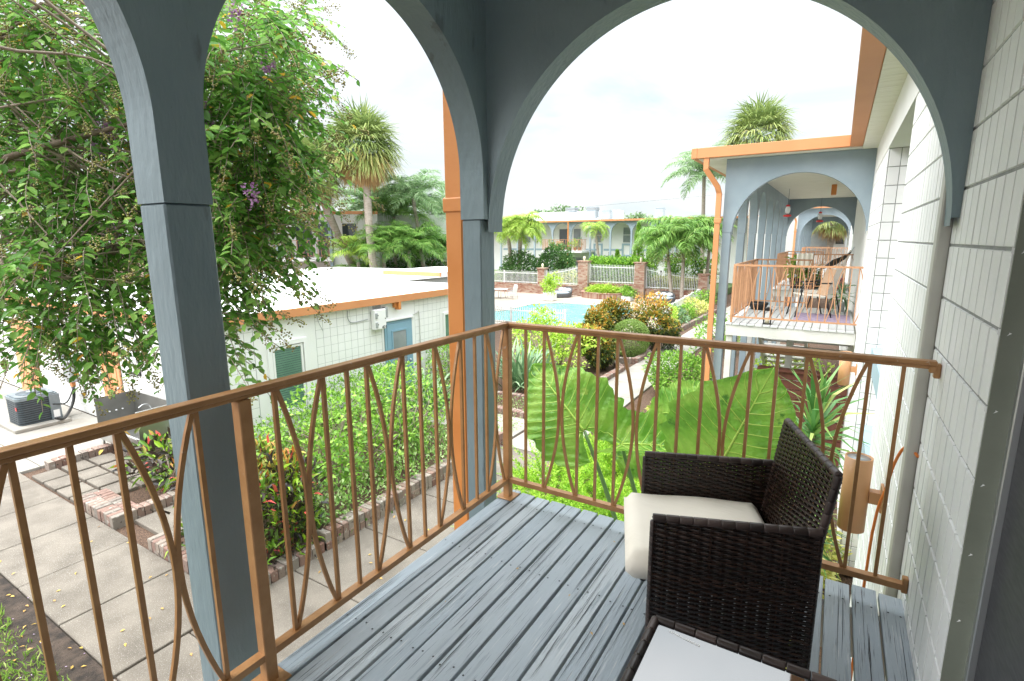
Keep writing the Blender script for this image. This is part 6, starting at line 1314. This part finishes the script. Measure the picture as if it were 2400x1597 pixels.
bigleaf(ee, (-.48, 3.2, .19), (.34, .05, .90), (.12, -.90, .40), .62, .82, .05, 4)
bigleaf(ee, (-.95, 3.9, .18), (.35, .5, .42), (.1, -.9, .4), .45, .42, .10, 5)
b = MB(); 
for e, k in (((-1.46, 3.39, .125), 0), ((-1.15, 3.31, .11), 1), ((-1.12, 3.51, .03), 2), ((-.48, 3.21, .18), 3), ((-.95, 3.9, .18), 4)):
    s0 = Vector((-.62+.06*math.cos(k), 3.05+.06*math.sin(k), GZ)); e = Vector(e); pts = spline([s0, s0.lerp(e, .35)+Vector((.12, 0, .15)), s0.lerp(e, .75)+Vector((.08, 0, .1)), e], 6); b.tube(pts, [.030-.020*i/len(pts) for i in range(len(pts))], 8)
b.build('stalks', 'stalk', ee)
# narrow bed along the white fence
gb = 'shrubs along the white solid fence'
for lab, c, r_, n, m in (('lime green shrub first along the white fence', (-6.9, 25.6, -2.25), (.6, .75, .58), 900, 'lime'), ('grey brown twiggy shrub along the white fence', (-6.75, 27.0, -2.35), (.6, .8, .5), 600, 'bop'), ('green shrub in the middle of the bed along the white fence', (-6.7, 28.8, -2.4), (.6, .8, .45), 800, 'hedge'), ('yellow shrub along the white fence before the downspout', (-6.7, 31.0, -2.3), (.7, 1.0, .5), 900, 'variegated'), ('dark green shrub farthest along the white fence', (-6.8, 33.6, -2.2), (.7, 1.1, .6), 900, 'hedge')): bush('shrub', lab, 'shrub', c, r_, n, .14, m, .5, 'simple', int(abs(c[1]*7)), gb)
bush('shrub', 'green shrubs between the next balcony column and the path', 'shrub', (-3.6, 21.5, -2.1), (1.0, 2.2, .7), 1400, .13, 'hedge', .5, 'simple', 51)
bush('shrub', 'lime ground shrubs seen between the two decks', 'shrub', (-.9, 15.6, -2.1), (1.0, 1.0, .6), 900, .13, 'lime', .5, 'simple', 52)
# beyond the pool wall
hedge('tall_hedge', 'tall bright green hedge behind the pickets between tall pillars', (-16.4, -12.2, 38.0, 39.3, -2.3, -.2), 12000, .2, 'hedge', .6, 'round', amp=.14)
hedge('clipped_hedge', 'grey green clipped hedge behind the left picket fence', (-26, -20.6, 38.2, 39.2, -2.3, -1.3), 6000, .15, 'hedge')
hedge('clipped_hedge', 'yellow green clipped hedge behind the sloping right picket fence', (-11.5, -8.1, 38.2, 39.2, -2.3, -1.35), 6000, .14, 'variegated')
bush('variegated_shrub', 'yellow variegated shrub behind the rising picket fence', 'shrub', (-18.4, 38.6, -1.7), (.95, .5, .55), 900, .15, 'variegated', .5, 'simple', 61, parent_loc=-2.3)
strappy('cordyline', 'dark red strap leaved plant behind the rising picket fence', (-19.3, 39.3, -2.3), 70, 1.9, .06, 'crotondk', .9, seed=8, droop=.6)
strappy('cordyline', 'purple strap leaved plant right of the tall pillar', (-11.2, 39.0, -2.3), 60, 1.6, .06, 'crotondk', .8, seed=9, droop=.6)
bush('round_shrub', 'rounded green shrub below the distant balcony', 'shrub', (-21.4, 44.6, -1.2), (.75, .75, 1.1), 900, .17, 'hedge', .5, 'simple', 62, parent_loc=-2.3)
def cypress(label, x, y, z0, z1, r, seed):
    t = thing('cypress', label, 'tree', (x, y, z0), 'narrow conical trees by the far building'); n = 1800; f = rng.random(n)**.7; a = rng.uniform(0, 6.28, n); rr = r*(1-f)**.8*(.75+.3*np.sin(a*3+f*14))*rng.uniform(.7, 1.05, n)
    P = np.stack([x+rr*np.cos(a), y+rr*np.sin(a), z0+.2+f*(z1-z0)], 1); D = np.stack([np.cos(a)*.5, np.sin(a)*.5, np.full(n, .9)], 1)+rng.normal(0, .3, (n, 3)); np_obj('foliage', *leaves(P, D, .22, .35, 'simple'), 'hedge', t); MB().tube([(x, y, z0), (x, y, z1-.5)], [.07, .02], 6).build('trunk', 'bark', t)
cypress('tall narrow conical tree in front of the far arches', -14.1, 42.8, -2.3, 2.5, .75, 1); cypress('shorter conical tree beside the tall narrow one', -12.5, 41.3, -2.3, 1.5, .8, 2); cypress('small pointed conifer above the right end of the hedge', -14.9, 40.2, -2.3, .35, .4, 3)
bush('dark_shrub', 'dark green shrub mass behind the drooping palm pair, on its left', 'shrub', (-22.8, 38.6, -1.0), (1.9, 1.0, 1.4), 4200, .22, 'hedgedk', .5, 'simple', 63, parent_loc=-2.3)
bush('dark_shrub', 'dark green shrub mass right of the drooping palm pair', 'shrub', (-20.0, 39.6, -.6), (1.7, 1.0, 1.6), 4200, .22, 'hedgedk', .5, 'simple', 64, parent_loc=-2.3)
bush('dark_shrub', 'green shrub below the twin palms behind the right fence', 'shrub', (-9.4, 40.2, -.9), (2.0, .8, 1.2), 3600, .2, 'hedge', .5, 'simple', 65, parent_loc=-2.3)
# ================================================================== palms
sabal_palm('sabal_palm', 'tall palmetto palm with shaggy crown and brown skirt above the low roof', (-21.39, 20.75, GZ), (-22.5, 21.3, 6.3), 2.35, 90, 1, .20, 76)
sabal_palm('sabal_palm', 'palmetto palm half hidden behind the flowering tree', (-25.2, 24.0, GZ), (-25.5, 20.1, 5.2), 2.4, 66, 2, .2, 26)
sabal_palm('sabal_palm', 'palmetto palm crown rising behind the peach roof edge of the next balcony', (-5.1, 38.9, -2.3), (-5.15, 38.9, 7.9), 2.5, 70, 3, .2, 14)
sabal_palm('sabal_palm', 'low palmetto with brown hanging fronds seen through the far arches', (-.6, 45.5, -2.3), (-.6, 45.5, 2.9), 1.9, 40, 4, .2, 30)
feather_palm('queen_palm', 'tall queen palm with drooping blue green fronds left of the next balcony', (-8.97, 43.2, -2.3), (-9.3, 43.2, 6.1), 24, 3.9, 'frondblue', .07, .85, 1.7, 50, 3, (.17, .13), hang=.7)
feather_palm('queen_palm', 'queen palm with blue green fronds right of the tall palmetto', (-20.9, 24.6, GZ), (-21.6, 24.2, 3.9), 22, 3.0, 'frondblue', .065, .75, 1.8, 48, 4, (.14, .1), hang=.6)
for lab, b0, t0, nf_, L_, m_, sd_, kw in (
 ('dense green feather palm just right of the palmetto trunk', (-22.0, 21.9, GZ), (-22.0, 22.0, .9), 24, 2.5, 'frond', 5, {}),
 ('bright green feather palm in the middle of the clump right of the trunk', (-20.9, 22.7, GZ), (-20.9, 22.9, .9), 26, 2.6, 'frond', 6, {}),
 ('thin feather palm in front of the left building window', (-23.2, 21.2, GZ), (-23.3, 21.3, .6), 12, 2.1, 'frondlime', 7, {}),
 ('olive feather palm at the right end of the clump by the column', (-20.5, 25.6, GZ), (-20.8, 25.6, .7), 18, 2.6, 'frond', 8, dict(skirt=5)),
 ('pale feather palm rising behind the palmetto trunk', (-25.4, 24.8, GZ), (-25.3, 24.5, 3.2), 24, 3.2, 'frondblue', 9, {}),
 ('low spreading feather palm at the far edge of the low roof', (-24.6, 22.0, GZ), (-24.6, 22.2, -.9), 16, 1.8, 'frond', 10, {}),
 ('green feather palm between the queen palm and the palmetto', (-23.6, 24.6, GZ), (-23.6, 24.6, 2.9), 26, 3.1, 'frond', 17, {}),
 ('tall background feather palm behind the queen palm', (-24.5, 28.5, GZ), (-23.4, 28.5, 2.8), 24, 3.4, 'frondblue', 18, {})):
    feather_palm('areca_palm', lab, b0, t0, nf_, L_, m_, .075, .75, 1.55, 38, sd_, (.12, .1), el=(.25, 1.45), shaft=.5, hang=.5, **kw)
bush('dark_shrub', 'dark undergrowth below the feather palms beyond the low roof', 'shrub', (-22.2, 25.2, -1.0), (3.2, 1.2, 1.5), 5200, .22, 'hedgedk', .5, 'simple', 66)
feather_palm('pindo_palm', 'left lime green drooping palm of the pair beyond the patio table', (-23.7, 38.9, -2.3), (-23.9, 38.4, 2.1), 30, 2.7, 'frondlime', .07, .8, 2.1, 44, 11, (.2, .15), el=(.1, 1.45), hang=.8)
feather_palm('pindo_palm', 'right lime green drooping palm of the pair beyond the patio table', (-23.3, 39.0, -2.3), (-22.75, 38.6, 2.35), 30, 2.7, 'frondlime', .07, .8, 2.1, 44, 12, (.2, .15), el=(.1, 1.45), hang=.8)
feather_palm('pindo_palm', 'small drooping palm in front of the far arches', (-16.4, 41.0, -2.3), (-17.15, 41.0, 2.3), 15, 1.6, 'frondlime', .06, .5, 2.3, 30, 13, (.12, .1), el=(0, 1.3), hang=.7, skirt=2)
for lab, b0, t0, sd_, L_ in (('left palm of the twin trunked pair with pale fruit by the white fence', (-9.59, 36.9, GZ), (-10.2, 37.2, 1.15), 14, 2.3), ('right palm of the twin trunked pair with pale fruit by the white fence', (-8.93, 36.8, GZ), (-9.05, 37.2, 1.35), 15, 2.5)):
    t = feather_palm('christmas_palm', lab, b0, t0, 26, L_*1.25, 'frond', .075, 1.0, 2.15, 46, sd_, (.13, .10), el=(.25, 1.5), shaft=.7, hang=.8)
    P = np.array((t0[0]-.1, t0[1]-.45, t0[2]-.95))+rng.normal(0, 1, (420, 3))*np.array((.38, .25, .26)); np_obj('fruit', *leaves(P, rng.normal(0, 1, P.shape), .07, .7, 'bead'), 'sabal', t)['kind'] = 'stuff'
feather_palm('christmas_palm', 'green feather palm just left of the orange downspout', (-7.9, 39.4, -2.3), (-7.7, 38.9, 1.9), 16, 1.9, 'frond', .08, .65, 1.5, 32, 16, (.12, .1), shaft=.6, skirt=3)
# distant trees over the roofs
def fartree(label, x, y, z, r_, n, seed, size=.5):
    t = thing('distant_tree', label, 'tree', (x, y, -2.5), 'distant trees over the far roof'); np_obj('crown', *crown((x, y, z), r_, n, size, 'simple', .6, seed, .2, .3), 'fartree', t); MB().tube([(x, y, -2.5), (x, y, z)], [.3, .15], 8).build('trunk', 'bark', t)
for a in (('round distant tree top above the middle of the far roof', -36.5, 75, 5.0, (3.0, 2.5, 1.7), 900, 1), ('low distant tree top left of the round one over the far roof', -41.5, 76, 4.7, (3.6, 2.5, 1.2), 800, 2), ('small distant tree between the rooftop units', -28.0, 74, 4.2, (2.2, 2, 1.0), 500, 3), ('grey green distant tree right of the rooftop units', -25.0, 76, 4.1, (2.2, 2, 1.3), 500, 4), ('distant tree top beside the corner column over the left roof', -56, 74, 6.2, (3, 2.5, 1.6), 500, 5), ('distant green tree behind the flowering tree on the left', -45, 45, 3.0, (6, 4, 3.5), 1600, 6)): fartree(*a)
# overhead wires
b = MB(); b.tube([(-30, 60, 5.1), (-8, 58, 6.0), (10, 58, 6.4)], .012, 4); tag(b.build('overhead_wire', 'black'), 'thin dark overhead wire crossing the sky beyond the far roof', 'wire')
